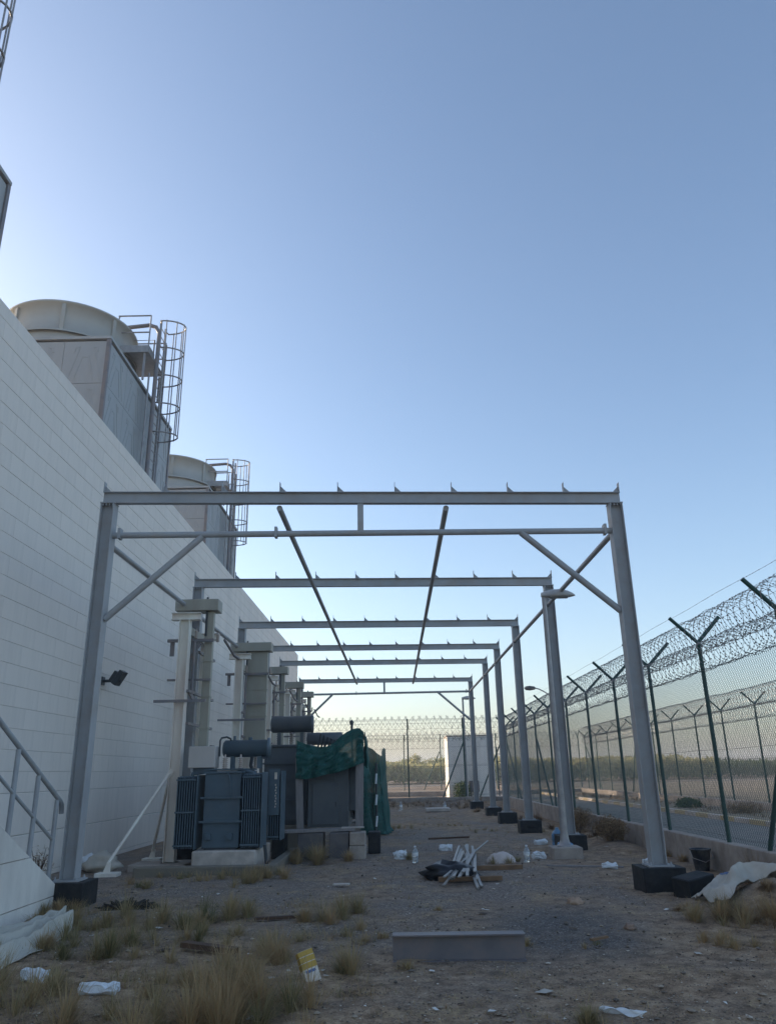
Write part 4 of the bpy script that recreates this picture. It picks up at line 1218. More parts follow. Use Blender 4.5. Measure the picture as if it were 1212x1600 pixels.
def net1b(u, v):
    y = 16.9 + 1.3 * u
    z = 2.4 - .15 * u - v * (.75 + .2 * noise.noise((u * 5, 3, 3)))
    return (-.66 + .05 * math.sin(u * 14 + v * 2) * (.3 + v) + .02 * noise.noise((u * 6, v * 6, 1)), y, z)
cloth('shade_net', net1b, 40, 30, M['net'], .006, 'green shade net strip hanging down the fence-side edge of the cable box', 'net')
def net2(u, v):
    # hangs in front of and beside the third transformer, trailing onto the ground
    a = u * 2.2
    if u < .45:
        x = -1.05 + .62 * u / .45; y = 21.6 + .05 * math.sin(u * 30)
    else:
        t = (u - .45) / .55
        x = -.43 + .12 * t; y = 21.6 + 1.6 * t
    top = 2.12 + .12 * math.sin(u * 9) - .1 * (u < .15)
    z = top + (.03 - top) * v
    x += .1 * v ** 3 + .05 * math.sin(u * 26 + v * 3) * (.25 + v) + .05 * noise.noise((u * 6, v * 5, 3))
    if v > .95: x += (v - .95) * 1.5
    return (x, y + .06 * noise.noise((u * 7, v * 6, 8)), max(.03 + .03 * noise.noise((u * 9, v * 9, 2)), z))
cloth('shade_net', net2, 70, 60, M['net'], .006, 'green shade net hanging to the ground over the third transformer', 'net')
sp_ = empty('striped_staff', (-.52, 20.4, 0), 'thin black and white striped staff leaning by the far green net', 'staff')
for k in range(6):
    MB().tube([(-.52, 20.4, .3 + .25 * k), (-.5, 20.4, .545 + .25 * k)], .025, 8).build('band', M['plastic_white'] if k % 2 == 0 else M['dark_metal'], sp_)
MB().tube([(-.52, 20.4, -.05), (-.52, 20.4, .3)], .018, 8).build('spike', M['dark_metal'], sp_)
o = MB().tube([(-.95, 17.0, 2.2), (-.94, 17.0, 2.55)], .02, 8).lathe([(.04, 2.55), (.045, 2.62), (.02, 2.64)], (-.94, 17, 0), 10).build('standpipe', M['dark_metal']); tag(o, 'short dark rod poking up behind the green net', 'rod')

# ------------------------------------------------------------------ cable gantries along the wall
def gantry(Y0, wide, lab, props):
    g = empty('cable_gantry', (-4.1, Y0, 0), lab, 'cable gantry', 'cable gantries along the white wall')
    for k, (x, y, z1) in enumerate(((-4.12, Y0 - .2, 4.5), (-4.22, Y0 + 1.9, 4.45))):
        c = hcol(MB(), x, y, .1, z1, .2, .2, .014, .012).build('post', M['white_steel'], g)
        MB().box(x - .15, x + .15, y - .15, y + .15, .08, .1).build('base_plate', M['white_steel'], c)
        b = MB()
        for z0, zz in ((z1, z1 + .014), (z1 + .13, z1 + .144)): b.box(x - .28, x + .3, y - .09, y + .09, z0, zz)
        b.box(x - .28, x + .3, y - .006, y + .006, z1 + .014, z1 + .13)
        b.build('cap_beam', M['white_steel'], g)
    b = MB().box(-4.16, -4.1, Y0 - .1, Y0 + 1.8, 4.28, 4.44); b.build('rail', M['cream'], g)
    x0, x1 = (-4.02, -3.44) if wide else (-3.83, -3.67)
    zb_ = 2.1
    d = MB().box(x0, x1, Y0 + .22, Y0 + .36, zb_, 4.76, .006).build('vertical_duct', M['cream'], g)
    fj = MB()
    for z in (2.45, 3.05, 3.75, 4.2): fj.box(x0 - .012, x1 + .012, Y0 + .205, Y0 + .375, z - .015, z + .015)
    fj.split('joint_flange', M['cream'], d)
    h = MB().box(-4.45, x1 + .1, Y0 + .12, Y0 + .52, 4.765, 5.0, .008).build('top_duct', M['cream'], g)
    MB().tube([(x0 + .02, Y0 + .2, 4.25), (x0 + .02, Y0 + .2, 5.05)], .022, 6).build('hanger_rod', M['dark_metal'], h)
    br = MB()
    br.box(-4.55, x1 + .05, Y0 + .1, Y0 + .15, 4.12, 4.18).box(-4.6, x1 + .06, Y0 - .34, Y0 - .3, 2.9, 2.95)
    br.box(-4.5, x1 + .03, Y0 + .1, Y0 + .15, 3.35, 3.39)
    br.bar((x0 - .05, Y0 + .13, 4.1), (-4.1, Y0 + .1, 3.75), .05, .05).bar((x0 - .1, Y0 + .1, 2.95), (-4.1, Y0 - .05, 3.25), .06, .04)
    br.box(-4.5, -4.42, Y0 + .155, Y0 + .2, 3.85, 4.17)
    br.split('bracket', M['steel_dull'], g)
    for xx, yy in ((-3.98, Y0 + .12), (x1 + .02, Y0 + .6), (-4.2, Y0 + 1.9)):
        bushing(g, xx, yy, 4.19 if yy < Y0 + 1 else 4.6, .16, .04)
    for zz, ya, yb in ((3.95, Y0 + .5, Y0 + 1.85), (3.1, Y0 - .2, Y0 + 1.9), (2.5, Y0 - .1, Y0 + 1.9)):
        MB().box(-4.02, -3.97, ya, yb, zz, zz + .05).build('cross_arm', M['steel_dull'], g)
    MB().box(-4.06, -3.92, Y0 + 1.2, Y0 + 1.34, .1, 4.1).build('rear_post', M['white_steel'], g)
    MB().tube([(-3.98, Y0 + .05, 3.0), (-3.98, Y0 + .05, 4.12)], .03, 6).build('conduit', M['steel_dull'], g)
    MB().tube([(-3.6, Y0 + 1.0, 4.3), (-3.5, Y0 + 1.6, 4.05), (-3.45, Y0 + 1.9, 4.02)], .03, 6).build('conduit', M['steel_dull'], g)
    MB().tube([(x0 + .25, Y0 + .32, 2.12), (x0 + .22, Y0 + .3, 1.8), (x0 + .3, Y0 + .3, 1.62)], .05, 8).build('cable', M['dark_metal'], g)
    for (bx, by, tx, ty, tz_) in props:
        p = MB().tube([(bx, by, .18), (tx, ty, tz_)], .028, 10).build('raking_prop', M['white_steel'], g)
        f = MB().box(bx - .17, bx + .2, by - .13, by + .13, -.03, .05, .006)
        f.prism([(bx - .07, .05), (bx + .05, .05), (bx + .05, .2), (bx + .0, .23)], 'y', by - .012, by + .012)
        f.build('prop_foot', M['white_steel'], p)
        MB().bar((tx - .03, ty, tz_ - .06), (tx + .05, ty, tz_ + .06), .09, .025, (0, 1, 0)).build('prop_head', M['white_steel'], p)
gantry(15.2, False, 'white and cream cable gantry behind the frontmost transformer, nearest of the row', [(-4.9, 14.05, -4.2, 14.9, 1.62), (-4.85, 16.4, -4.25, 15.1, 1.55), (-4.6, 17.9, -4.3, 17.2, 1.3)])
gantry(20.7, True, 'cable gantry with the widest cream duct, second of the row', [(-4.9, 20.2, -4.25, 20.4, 1.6)])
gantry(25.7, False, 'third cable gantry from the front, behind the dark grey transformer', [])
gantry(30.2, False, 'fourth cable gantry from the front along the white wall', [])
gantry(34.0, False, 'farthest cable gantry, last of the row along the white wall', [])

# ------------------------------------------------------------------ loose things on the ground
def G(x, y): return gz(x, y)
# offcut of I-beam lying on its flanges
b = MB()
x0, x1, y0 = -.17, 1.01, 7.72
z0 = G(.5, 7.7) - .005
for (ya, yb, za, zb_) in ((y0 - .075, y0 + .075, 0, .012), (y0 - .075, y0 + .075, .208, .22), (y0 - .005, y0 + .005, .012, .208)):
    b.box(x0, x1, ya, yb, z0 + za, z0 + zb_)
o = b.build('beam_offcut', M['offcut']); tag(o, 'short grey steel I-beam offcut lying in the foreground', 'steel beam')
o.rotation_euler = (0, 0, R(-.8))

# printed paper bag leaning in the grass
bag = empty('paper_bag', (-.7, 6.95, G(-.7, 6.95)), 'yellow and white printed paper bag standing tilted in the grass', 'bag')
zb0 = G(-.7, 6.95)
def bagpart(name, z0, z1, w_, dpt, mat, push=0.0):
    b = MB()
    n1, n2 = 8, 8
    R_ = Matrix.Translation((-.7, 6.95, zb0)) @ Matrix.Rotation(R(24), 4, 'Z') @ Matrix.Rotation(R(-24), 4, 'X') @ Matrix.Rotation(R(-14), 4, 'Y')
    pts = []
    for j in range(n2 + 1):
        z = z0 + (z1 - z0) * j / n2
        row = []
        for (sx, sy) in ((-1, -1), (-.5, -1.12), (0, -1.16), (.5, -1.12), (1, -1), (1, 1), (0, 1.1), (-1, 1)):
            wob = .006 * noise.noise((sx * 3, sy * 3, z * 22))
            row.append(R_ @ Vector((sx * (w_ / 2 + push) + wob, sy * (dpt / 2 + push) + wob, z)))
        pts.append(row)
    vv = [p for r_ in pts for p in r_]
    ff = [(j * 8 + k, j * 8 + (k + 1) % 8, j * 8 + 8 + (k + 1) % 8, j * 8 + 8 + k) for j in range(n2) for k in range(8)]
    b.add(vv, ff).add(pts[0], [tuple(range(8))]).add(pts[-1], [tuple(range(7, -1, -1))])
    b.build(name, mat, bag)
bagpart('body', -.02, .215, .125, .06, M['paper'])
bagpart('yellow_band', .082, .125, .125, .06, M['yellow_print'], .002)
bagpart('yellow_band', .131, .17, .125, .06, M['yellow_print'], .002)
bagpart('yellow_band', .176, .213, .125, .06, M['yellow_print'], .002)
bagpart('blue_print', .05, .07, .08, .061, M['blue_print'], .002)

def lump(name, c, sz, mat, label, cat, seed=1, rough=.25, rot=0, n=3, group=None, fr=2.0):
    import bmesh
    bm = bmesh.new(); bmesh.ops.create_icosphere(bm, subdivisions=n, radius=1)
    ca, sa = math.cos(rot), math.sin(rot)
    for v_ in bm.verts:
        p = v_.co.copy()
        k = 1 + rough * noise.noise(p * fr + Vector((seed * 3.1, 0, 0))) + rough * .5 * noise.noise(p * fr * 2.7 + Vector((0, seed * 2.3, 0)))
        q = Vector((p.x * sz[0] * k, p.y * sz[1] * k, p.z * sz[2] * k))
        v_.co = Vector((q.x * ca - q.y * sa, q.x * sa + q.y * ca, q.z))
    me = bpy.data.meshes.new(name); bm.to_mesh(me); bm.free()
    for p in me.polygons: p.use_smooth = True
    o = link(name, me, mat); o.location = c
    return tag(o, label, cat, group)

def foam(x, y, lx, ly, lz, rz, lab, seed):
    """crumpled white foam / plastic wrapper: rounded box, dented"""
    import bmesh
    bm = bmesh.new(); bmesh.ops.create_cube(bm, size=1)
    bmesh.ops.subdivide_edges(bm, edges=bm.edges, cuts=5, use_grid_fill=True)
    for v_ in bm.verts:
        p = v_.co.copy()
        q = Vector((p.x * lx, p.y * ly, p.z * lz))
        d = Vector((noise.noise(p * 3 + Vector((seed, 0, 0))), noise.noise(p * 3 + Vector((0, seed, 0))), noise.noise(p * 3 + Vector((0, 0, seed)))))
        q += d * .3 * min(lx, ly, lz)
        rad = math.hypot(p.y, p.z) * 2; q.y /= max(1, rad) ** .8; q.z /= max(1, rad) ** .8
        q.z += .02 * noise.noise(Vector((p.x * 4, seed, p.y * 2))) * (p.z > 0)
        v_.co = q
    me = bpy.data.meshes.new('plastic_wrapper'); bm.to_mesh(me); bm.free()
    o = link('plastic_wrapper', me, M['plastic_white']); o.location = (x, y, G(x, y) + lz * .45); o.rotation_euler = (R(random.uniform(-5, 5)), R(random.uniform(-6, 6)), rz)
    tag(o, lab, 'wrapper')
foam(-2.96, 7.05, .23, .11, .09, -.35, 'white plastic wrapper in the grass, nearer the white tarp', 1.3)
foam(-2.29, 6.63, .3, .12, .085, -.25, 'crumpled white plastic wrapper on bare soil in the left foreground', 4.1)
foam(.04, 15.85, .22, .16, .15, .3, 'white foam box beside the clear bottle near the middle of the yard', 2.2)
foam(.98, 16.9, .24, .13, .12, -.15, 'white foam piece behind the heap of aluminium strips', 3.3)
foam(3.15, 18.3, .26, .18, .11, .2, 'white foam box in front of the third fence-side column', 5.2)
foam(2.62, 15.5, .2, .16, .13, .1, 'white foam box beside the lamp foot block', 6.6)
foam(3.42, 13.55, .23, .14, .09, -.1, 'white foam tray behind the first fence-side footing, left of the column', 7.7)
foam(4.25, 14.2, .16, .12, .08, .5, 'small white wrapper on the fence side of the first column', 8.4)

def bottle(x, y, h, r_, lab, mat='clear', lying=False, group=None, bands=True):
    t = empty('water_bottle', (x, y, 0), lab, 'bottle', group)
    z = G(x, y)
    body = MB().lathe([(r_ * .9, z), (r_, z + h * .04), (r_, z + h * .3), (r_ * .9, z + h * .34), (r_, z + h * .38), (r_, z + h * .68), (r_ * .7, z + h * .82), (r_ * .3, z + h * .92), (r_ * .3, z + h)], (x, y, 0), 16)
    if lying:
        body = MB().lathe([(r_ * .9, 0), (r_, h * .04), (r_, h * .3), (r_ * .9, h * .34), (r_, h * .38), (r_, h * .68), (r_ * .7, h * .82), (r_ * .3, h * .92), (r_ * .3, h)], (x, y, z + r_), 16, 'x')
    body.build('body', M[mat], t)
    if bands and not lying:
        MB().lathe([(r_ * 1.01, z + h * .42), (r_ * 1.02, z + h * .43), (r_ * 1.02, z + h * .62), (r_ * 1.01, z + h * .63)], (x, y, 0), 16, cap=False).build('label_band', M['plastic_white'], t)
        MB().lathe([(r_ * .36, z + h * .95), (r_ * .36, z + h * 1.03)], (x, y, 0), 12).build('cap', M['plastic_white'], t)
bottle(.31, 15.0, .27, .055, 'clear water bottle standing beside a foam box mid-yard')
bottle(2.28, 14.75, .27, .055, 'clear water bottle standing behind the pale cement heap')
bottle(.17, 36.0, .33, .07, 'small bottle far down the yard near the green net', bands=True)
bottle(2.1, 35.8, .33, .07, 'small bottle far down the yard by the pale slab')
bottle(3.32, 17.2, .4, .12, 'large blue bottle standing against the second fence-side footing', 'blue_bottle', bands=False)
bottle(3.1, 16.1, .36, .11, 'large blue bottle lying behind the lamp foot block', 'blue_bottle', True)
o = MB().box(1.2, 2.2, 33.6, 34.6, .02, .14, .01).build('pale_slab', M['pale_concrete']); tag(o, 'pale flat slab lying far down the yard', 'slab')

# heap of aluminium strips with black bag and timbers
hp_ = empty('strip_heap', (.95, 12.7, 0), 'loose bundle of long pale aluminium strips lying over a black bag', 'metal strips')
rs = random.Random(11)
for k in range(19):
    nx_, ny_ = rs.uniform(.74, 1.16), rs.uniform(11.85, 12.6)
    fx_, fy_ = 1.4 + (nx_ - .95) * .7 + rs.uniform(-.14, .2), rs.uniform(14.6, 17.0)
    za, zb_ = .05 + rs.uniform(0, .1), .09 + rs.uniform(0, .1)
    if k == 0: nx_, ny_, fx_, fy_, za, zb_ = .66, 12.1, 1.85, 17.0, .12, .2
    if k == 1: nx_, ny_, fx_, fy_, za, zb_ = .64, 11.95, 1.02, 13.3, .03, .2
    if k == 2: nx_, ny_, fx_, fy_, za, zb_ = 1.1, 11.65, 1.22, 15.6, .03, .14
    if k == 3: nx_, ny_, fx_, fy_, za, zb_ = 1.16, 11.8, 1.3, 16.0, .03, .2
    MB().bar((nx_, ny_, za), (fx_, fy_, zb_), rs.uniform(.03, .052), .016, (rs.uniform(-.5, .5), 0, 1)).build('strip', M['alu'], hp_)
lump('black_bag', (.8, 12.95, .08), (.42, .3, .15), M['black_bag'], 'black plastic bag under the heap of aluminium strips', 'bag', 5, .5)
o = MB().bar((.6, 12.55, .035), (1.55, 12.6, .035), .1, .06).build('timber', M['wood']); tag(o, 'brown timber batten under the aluminium strips, nearer of two', 'timber')
o = MB().bar((.55, 13.75, .04), (2.05, 13.85, .04), .11, .08).build('timber', M['wood']); tag(o, 'brown timber batten before the pale cement heap, farther of two', 'timber')
lump('cement_heap', (1.82, 14.75, .0), (.25, .22, .19), M['lime'], 'rounded pale heap of spilled cement behind a timber batten', 'heap', 9, .12, n=4)
o = MB().bar((-2.05, 8.15, .05), (-1.5, 7.92, .03), .1, .045).build('timber', M['dark_wood']); tag(o, 'dark brown timber piece lying in the grass in the left foreground', 'timber')
o = MB().bar((-1.62, 9.55, .03), (-1.05, 9.6, .04), .06, .03).build('timber', M['dark_wood']); tag(o, 'thin dark stick between the grass tufts', 'timber')
o = MB().bar((2.5, 14.1, .025), (3.7, 13.75, .02), .07, .03).build('timber', M['grey_wood']); tag(o, 'thin grey batten lying before the lamp foot block', 'timber')
o = MB().bar((.75, 20.0, .03), (1.75, 20.3, .03), .06, .04).build('timber', M['dark_wood']); tag(o, 'dark stick lying in the middle of the yard beyond the foam piece', 'timber')
o = MB().bar((-.95, 12.35, .02), (-.72, 12.3, .025), .09, .02).build('board_scrap', M['pale_concrete']); tag(o, 'small pale board scrap on the gravel mid-yard', 'board')
o = MB().bar((1.82, 8.2, .015), (2.0, 8.3, .02), .04, .02).build('stick', M['wood']); tag(o, 'short tan stick on dark gravel in the right foreground', 'stick')
lump('rock', (2.13, 10.25, .03), (.1, .07, .06), M['tan_rock'], 'reddish rock lying on the gravel before the first footing', 'rock', 3, .5)
lump('rock', (2.35, 8.75, .02), (.06, .05, .035), M['rock'], 'small flat stone on the dark gravel in the right foreground', 'rock', 4, .5)
lump('soil_clod', (-3.4, 10.6, -.02), (.3, .16, .09), M['burnt'], 'dark burnt heap before the footing by the stair', 'heap', 6, .8, n=5, fr=5.0)
o = cloth('plastic_strip', lambda u, v: (1.34 + .24 * u + .02 * math.sin(v * 6), 5.9 - .14 * u + .05 * (v - .5) * (1.4 - u), G(1.4, 5.8) + .03 + .02 * math.sin(u * 7 + v * 4)), 16, 6, M['plastic_white'], .004, 'white plastic strip on the ground at the bottom edge', 'plastic')
# near fence things: loose block, bucket, sack, brush
b = MB().box(-.24, .24, -.14, .14, 0, .27, .012)
o = b.build('loose_block', M['bitumen']); o.location = (3.76, 10.75, -.02); o.rotation_euler = (R(4), R(-6), R(28)); tag(o, 'loose black block tilted beside the white sack', 'block')
bk = empty('bucket', (4.88, 13.3, 0), 'battered dark bucket standing against the low wall', 'bucket')
z = G(4.7, 13.3)
MB().lathe([(.105, z), (.11, z + .01), (.15, z + .3), (.165, z + .305), (.165, z + .325), (.145, z + .325), (.14, z + .3), (.1, z + .03), (.0, z + .03)], (4.82, 13.3, 0), 24, cap=False).build('body', M['bucket'], bk)
MB().tube([(4.82 - .16, 13.3, z + .29), (4.82 - .17, 13.2, z + .2), (4.82, 13.12, z + .14), (4.82 + .16, 13.2, z + .2), (4.82 + .16, 13.3, z + .29)], .006, 6).build('handle', M['galv'], bk)
def ridged(x, y, z):
    return 1 - abs(noise.noise((x, y, z))) * 2
def sackf(u, v):
    x = 3.6 + 1.12 * u; y = 9.78 + .68 * v + .16 * (u - .2) * (1 - v)
    hump = .27 * math.sin(math.pi * min(1, .12 + v * .8)) ** .7 * min(1, u * 2.2 + .3)
    fold = .07 * ridged(u * 2.6 + v * 1.2, v * 1.6 - u, 2) + .035 * ridged(u * 4.5 - v * 2.5, v * 2.6 + u * 1.5, 7) + .009 * ridged(u * 9 + v * 4, v * 6 - u * 5, 11) + .003 * noise.noise((u * 40, v * 30, 3))
    z = G(x, y) * .8 + hump + fold - .05
    z -= .13 * math.exp(-((u - .58) / .1) ** 2) * (1 - v) ** 2          # hem lifted and tucked in
    yy = y + .05 * noise.noise((u * 6, v, 9)) - .16 * math.exp(-((u - .13) / .14) ** 2) * (1 - v) + .16 * math.exp(-((u - .52) / .16) ** 2) * (1 - v)
    return (x + .05 * noise.noise((v * 4, u * 2, 3)), yy, max(z, G(x, yy) + .012 + .01 * noise.noise((u * 9, v * 9, 1))))
sk = cloth('woven_sack', sackf, 110, 70, M['sack'], .006, 'empty off-white woven sack thrown over dry brush at the fence', 'sack')
pm_ = [(sackf(.30 + .16 * i / 8, .55 + .35 * j / 8)) for j in range(9) for i in range(9)]
for q in range(3):
    vv = []
    for j in range(9):
        for i in range(4):
            p = sackf(.3 + .05 * q + .03 * i / 3, .5 + .4 * j / 8); vv.append((p[0], p[1] - .003, p[2] + .008))
    ff = [(j * 4 + i, j * 4 + i + 1, j * 4 + 5 + i, j * 4 + 4 + i) for j in range(8) for i in range(3)]
    np_mesh('printed_stripe', vv, ff, M['blue_print'] if q < 2 else M['paper'], sk)
def tarpf(u, v):
    # u from the near frame edge to the far tip, v across
    cx_ = -3.92 + .22 * u + (v - .5) * (1.25 * (1 - u) + .42) - .1 * (1 - u)
    cy_ = 5.6 + 3.85 * u + (v - .5) * -.75
    crease = (1 - abs(math.sin(v * 10 + 1.6 * u + 1.3 * noise.noise((u * 2, v * 2, 4))))) ** 1.5
    z = G(cx_, cy_) + .02 + .075 * crease * (.5 + .6 * u) + .05 * noise.noise((u * 6, v * 4, 1)) + .1 * math.sin(math.pi * v) * (.35 + .8 * u * (1 - .4 * u)) + .03 * (1 - abs(noise.noise((u * 12 + v * 5, v * 8, 5))) * 2) + .01 * noise.noise((u * 40, v * 22, 5))
    z *= 1.0
    if v < .05 or v > .95: z -= .05
    return (max(-4.31, cx_ + .05 * noise.noise((u * 8, v * 3, 6))), cy_ + .06 * noise.noise((v * 6, u * 4, 2)), max(z, G(cx_, cy_) + .015))
cloth('white_tarp', tarpf, 150, 70, M['tarp'], .006, 'crumpled white tarp lying beside the stair flank', 'tarp')
lump('white_bag', (-5.2, 14.6, .14), (.3, .2, .17), M['sack'], 'pale plastic bag lying between the first column and the wall', 'bag', 12, .45)
lump('white_bag', (-5.55, 14.9, .12), (.2, .2, .14), M['plastic_white'], 'small white bag at the wall foot behind the first column', 'bag', 14, .35)

# ------------------------------------------------------------------ grass, straw, brush
TUFTS = [(-1.1,5.98,0.5,0.45,500,0.9),(-1.23,6.14,0.45,0.39,420,0.86),(-1.4,5.93,0.4,0.33,300,0.76),(-1.22,7.67,0.35,0.33,260,0.86),(-0.5,7.35,0.22,0.28,140,0.66),(-0.85,9.6,0.32,0.3,240,0.56),(-0.67,10.09,0.25,0.26,150,0.56),(-2.08,9.93,0.35,0.33,260,0.56),(-2.25,9.25,0.35,0.28,200,0.66),(-2.87,9.68,0.4,0.33,260,0.56),(-3.11,9.33,0.4,0.3,240,0.56),(-2.75,7.79,0.45,0.34,330,0.56),(-2.76,6.55,0.5,0.36,300,0.56),(-2.98,6.39,0.45,0.39,350,0.56),(-2.23,6.05,0.4,0.3,200,0.66),(-1.92,6.34,0.3,0.24,120,0.66),(-1.84,6.67,0.3,0.26,140,0.76),(-2.17,8.0,0.3,0.24,110,0.76),(1.18,5.88,0.2,0.18,150,0.66),(0.08,7.46,0.2,0.15,60,0.76),(0.51,10.18,0.18,0.11,60,0.66),(0.92,8.46,0.25,0.18,60,0.86),(1.9,14.71,0.3,0.24,130,0.56),(0.1,15.53,0.22,0.21,80,0.66),(-1.73,15.84,0.3,0.45,260,0.51),(-1.43,15.25,0.2,0.43,150,0.51),(-2.02,15.35,0.3,0.33,160,0.66),(-0.86,15.69,0.2,0.26,80,0.56),(-1.99,13.51,0.35,0.33,200,0.86),(-2.17,12.78,0.35,0.26,180,0.76),(-3.28,13.3,0.5,0.18,160,0.66),(-3.89,12.66,0.4,0.16,140,0.66),(-2.54,13.2,0.4,0.21,160,0.76),(-4.2,9.83,0.3,0.24,200,0.66),(-4.2,10.24,0.25,0.21,160,0.66),(-4.19,10.69,0.25,0.21,100,0.66),(4.8,15.23,0.25,0.24,130,0.76),(4.85,14.67,0.2,0.26,110,0.76),(4.77,17.84,0.3,0.33,130,0.86),(3.5,9.06,0.4,0.26,300,0.86),(3.82,9.03,0.45,0.28,340,0.81),(3.44,9.45,0.3,0.18,160,0.9),(3.33,7.82,0.4,0.21,200,0.76),(3.11,7.98,0.3,0.15,120,0.86),(-0.16,8.71,0.3,0.13,60,0.86),(-0.39,8.13,0.25,0.14,60,0.86),(1.78,8.09,0.3,0.09,40,0.56),(-0.61,8.75,0.3,0.15,80,0.76),(-1.0,23.12,0.4,0.24,120,0.56),(-0.01,24.16,0.5,0.21,100,0.66),(4.05,21.84,0.5,0.18,100,0.76),(2.41,22.26,0.5,0.13,70,0.76),(1.55,25.15,0.6,0.13,70,0.76),(-1.75,8.7,0.3,0.26,120,0.66),(-2.55,8.5,0.35,0.28,160,0.66),(-3.3,8.3,0.3,0.32,220,0.56),(-1.55,7.1,0.3,0.3,160,0.86),(-1.1,8.6,0.3,0.18,90,0.86),(-1.15,6.5,0.3,0.37,260,0.9)]
KEEP = [(-2.29, 6.5, .3), (-2.24, 6.15, .22), (-2.96, 6.95, .22), (-2.85, 6.6, .18), (-.7, 6.8, .2), (-1.78, 7.9, .3)]     # bare soil round the litter
def blades(name, tufts, mat, lab, seed, width=.004, dens=1.0, spread=.5, flat=0.0, clump=True):
    """arching blades fanning out of clump centres"""
    rg = np.random.default_rng(seed)
    Vs, T = [], []
    for (x, y, r_, h, n, dry) in tufts:
        n = int(n * dens)
        nc = max(1, int(r_ * r_ * 42)) if clump else max(2, int(n / 3))
        cx_ = x + rg.normal(size=nc) * r_ * .62; cy_ = y + rg.normal(size=nc) * r_ * .62
        ch = rg.uniform(.45, 1.1, nc); cw = rg.uniform(.3, 1, nc) ** 2; cw /= cw.sum()
        cd_ = np.clip(dry + rg.normal(size=nc) * .2, 0, 1)
        wind = rg.uniform(0, 6.283)
        for k in range(n):
            c = rg.choice(nc, p=cw)
            a = rg.uniform(0, 6.283)
            if rg.random() < .25: a = wind + rg.normal() * .5
            br = abs(rg.normal()) * .035
            bx, by = cx_[c] + math.cos(a) * br, cy_[c] + math.sin(a) * br
            if any((bx - kx) ** 2 + (by - ky) ** 2 < kr * kr for kx, ky, kr in KEEP): continue
            ln = h * ch[c] * rg.uniform(.45, 1.15)
            th = min(1.45, abs(rg.normal()) * spread + br * 3 + flat * rg.random())     # lean from vertical
            cur = rg.uniform(.1, .75)
            w_ = width * rg.uniform(.6, 1.3) * (1 + max(0, y - 8) * .06)
            px, py = -math.sin(a) * w_, math.cos(a) * w_
            z = gz(bx, by) - .01
            p = [(bx, by, z)]
            for q in range(3):
                t_ = th + cur * q * .5
                sg = ln * (.4, .35, .3)[q]
                l_ = p[-1]
                p.append((l_[0] + math.cos(a) * math.sin(t_) * sg, l_[1] + math.sin(a) * math.sin(t_) * sg, max(z + .012, l_[2] + math.cos(t_) * sg)))
            for q, f in ((0, 1), (1, .9), (2, .6)):
                Vs.append((p[q][0] - px * f, p[q][1] - py * f, p[q][2])); Vs.append((p[q][0] + px * f, p[q][1] + py * f, p[q][2]))
            Vs.append(p[3])
            T.append(np.clip(cd_[c] + rg.normal() * .16, 0, 1))
    n = len(T)
    V_ = np.array(Vs, np.float32)
    o7 = np.arange(n)[:, None] * 7
    tri = [(0, 1, 3), (0, 3, 2), (2, 3, 5), (2, 5, 4), (4, 5, 6)]
    Fq = np.concatenate([o7 + np.array([t_]) for t_ in tri])
    return tag(np_mesh(name, V_, Fq, mat, attr=np.repeat(np.array(T), 7)), lab, 'grass', kind='stuff')
blades('grass', TUFTS, M['grass'], 'dry yellow green grass tufts growing through the gravel', 21, .0021, 3.2, .62)
# thin short stubble everywhere
rs = random.Random(5)
ST = []
for k in range(1100):
    y = 5.3 + 26 * rs.random() ** 1.6
    x = rs.uniform(max(-.5 * y, -5.4), min(.47 * y, 4.7))
    v_ = noise.noise((x * .6, y * .6, 5.5))
    if v_ < -.05 and rs.random() < .8: continue
    ST.append((x, y, .22, rs.uniform(.03, .11), rs.randint(8, 34), rs.uniform(.5, .95)))
for k in range(150):      # matted straw between the tufts on the wall side
    y = 5.6 + 5.2 * rs.random(); x = rs.uniform(-.46 * y, -.35)
    ST.append((x, y, .2, rs.uniform(.1, .2), rs.randint(18, 50), rs.uniform(.4, .9)))
blades('dry_stubble', ST, M['grass'], 'thin dry stubble scattered over the yard', 31, .0022, 1.3, .9, .5, False)
BR = [(4.3, 9.15, .4, .16, 900, .5), (4.75, 10.75, .25, .4, 500, .4), (3.9, 9.2, .35, .14, 700, .6), (4.8, 11.1, .25, .45, 500, .4), (4.1, 8.8, .45, .15, 600, .7), (3.7, 9.5, .3, .1, 400, .7), (3.3, 9.8, .35, .1, 260, .6), (4.5, 18.8, .35, .3, 400, .5), (4.6, 22.5, .4, .35, 400, .5), (4.4, 27, .5, .35, 300, .5), (3.9, 33, .6, .3, 300, .5), (1.0, 37.6, 1.0, .3, 300, .5), (-1.0, 37.5, 1.0, .35, 300, .5), (3.0, 37.2, .8, .4, 300, .5)]
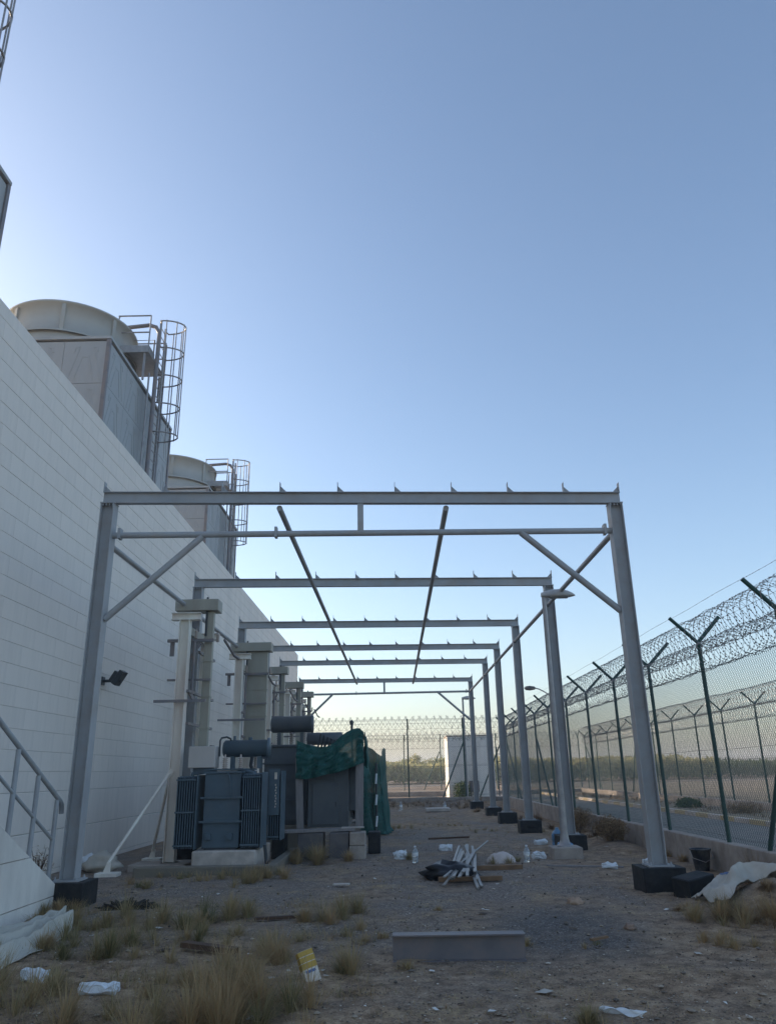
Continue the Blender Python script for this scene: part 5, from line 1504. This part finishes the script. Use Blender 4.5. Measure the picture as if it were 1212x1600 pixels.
blades('dry_brush', BR, M['brush'], 'tangled dry brown brush heaped along the fence', 41, .003, 2.0, .9, .6)
VG = [(11.3, 20 + 1.1 * k, .6, .3, 120, .5) for k in range(30)]
blades('verge_weeds', VG, M['brush'], 'dry weeds growing on the verge beyond the road', 51, .007, 1.0, .7, .2, False)

# ------------------------------------------------------------------ fine litter trodden into the soil
def litter():
    rg = np.random.default_rng(77)
    Vs, T = [], []
    for k in range(420):
        y = 5.4 + 20 * rg.random() ** 1.7
        x = rg.uniform(max(-.5 * y, -5.2), min(.46 * y, 4.7))
        s_ = rg.uniform(.008, .03) * (1 if rg.random() < .85 else 2)
        a = rg.uniform(0, 6.28); e = rg.uniform(.15, 1)
        z = gz(x, y) + .012
        c_, n_ = math.cos(a), math.sin(a)
        for (u, v) in ((-1, -e), (1, -e * rg.uniform(.4, 1)), (rg.uniform(.5, 1), e), (-1, e * rg.uniform(.4, 1))):
            Vs.append((x + (u * c_ - v * n_) * s_, y + (u * n_ + v * c_) * s_, z + rg.uniform(-.004, .012)))
        T += [rg.choice([.0, .1, .45, .5, .75, 1.0])] * 4
    tag(np_mesh('litter', Vs, np.arange(len(Vs)).reshape(-1, 4), tintmat('scraps', [(0, (.1, .07, .05)), (.5, (.33, .25, .17)), (1, (.75, .72, .66))], .8, .1), attr=T), 'small paper and wood scraps trodden into the yard soil', 'litter', kind='stuff')
litter()

# ------------------------------------------------------------------ hazy air over the plain
hz = MB().box(-4000, 4000, -200, 5000, -4, 15.6).mesh('haze')
hm = bpy.data.materials.new('haze_air'); hm.use_nodes = True
hn = hm.node_tree.nodes; hn.remove(hn['Principled BSDF'])
pv = hn.new('ShaderNodeVolumePrincipled'); pv.inputs['Color'].default_value = (0.93, 0.95, 0.97, 1); pv.inputs['Density'].default_value = 0.0017
pv.inputs['Anisotropy'].default_value = 0.2
hm.node_tree.links.new(pv.outputs[0], hn['Material Output'].inputs['Volume'])
tag(link('haze', hz, hm), 'thin pale haze in the air over the plain', 'haze', kind='stuff')
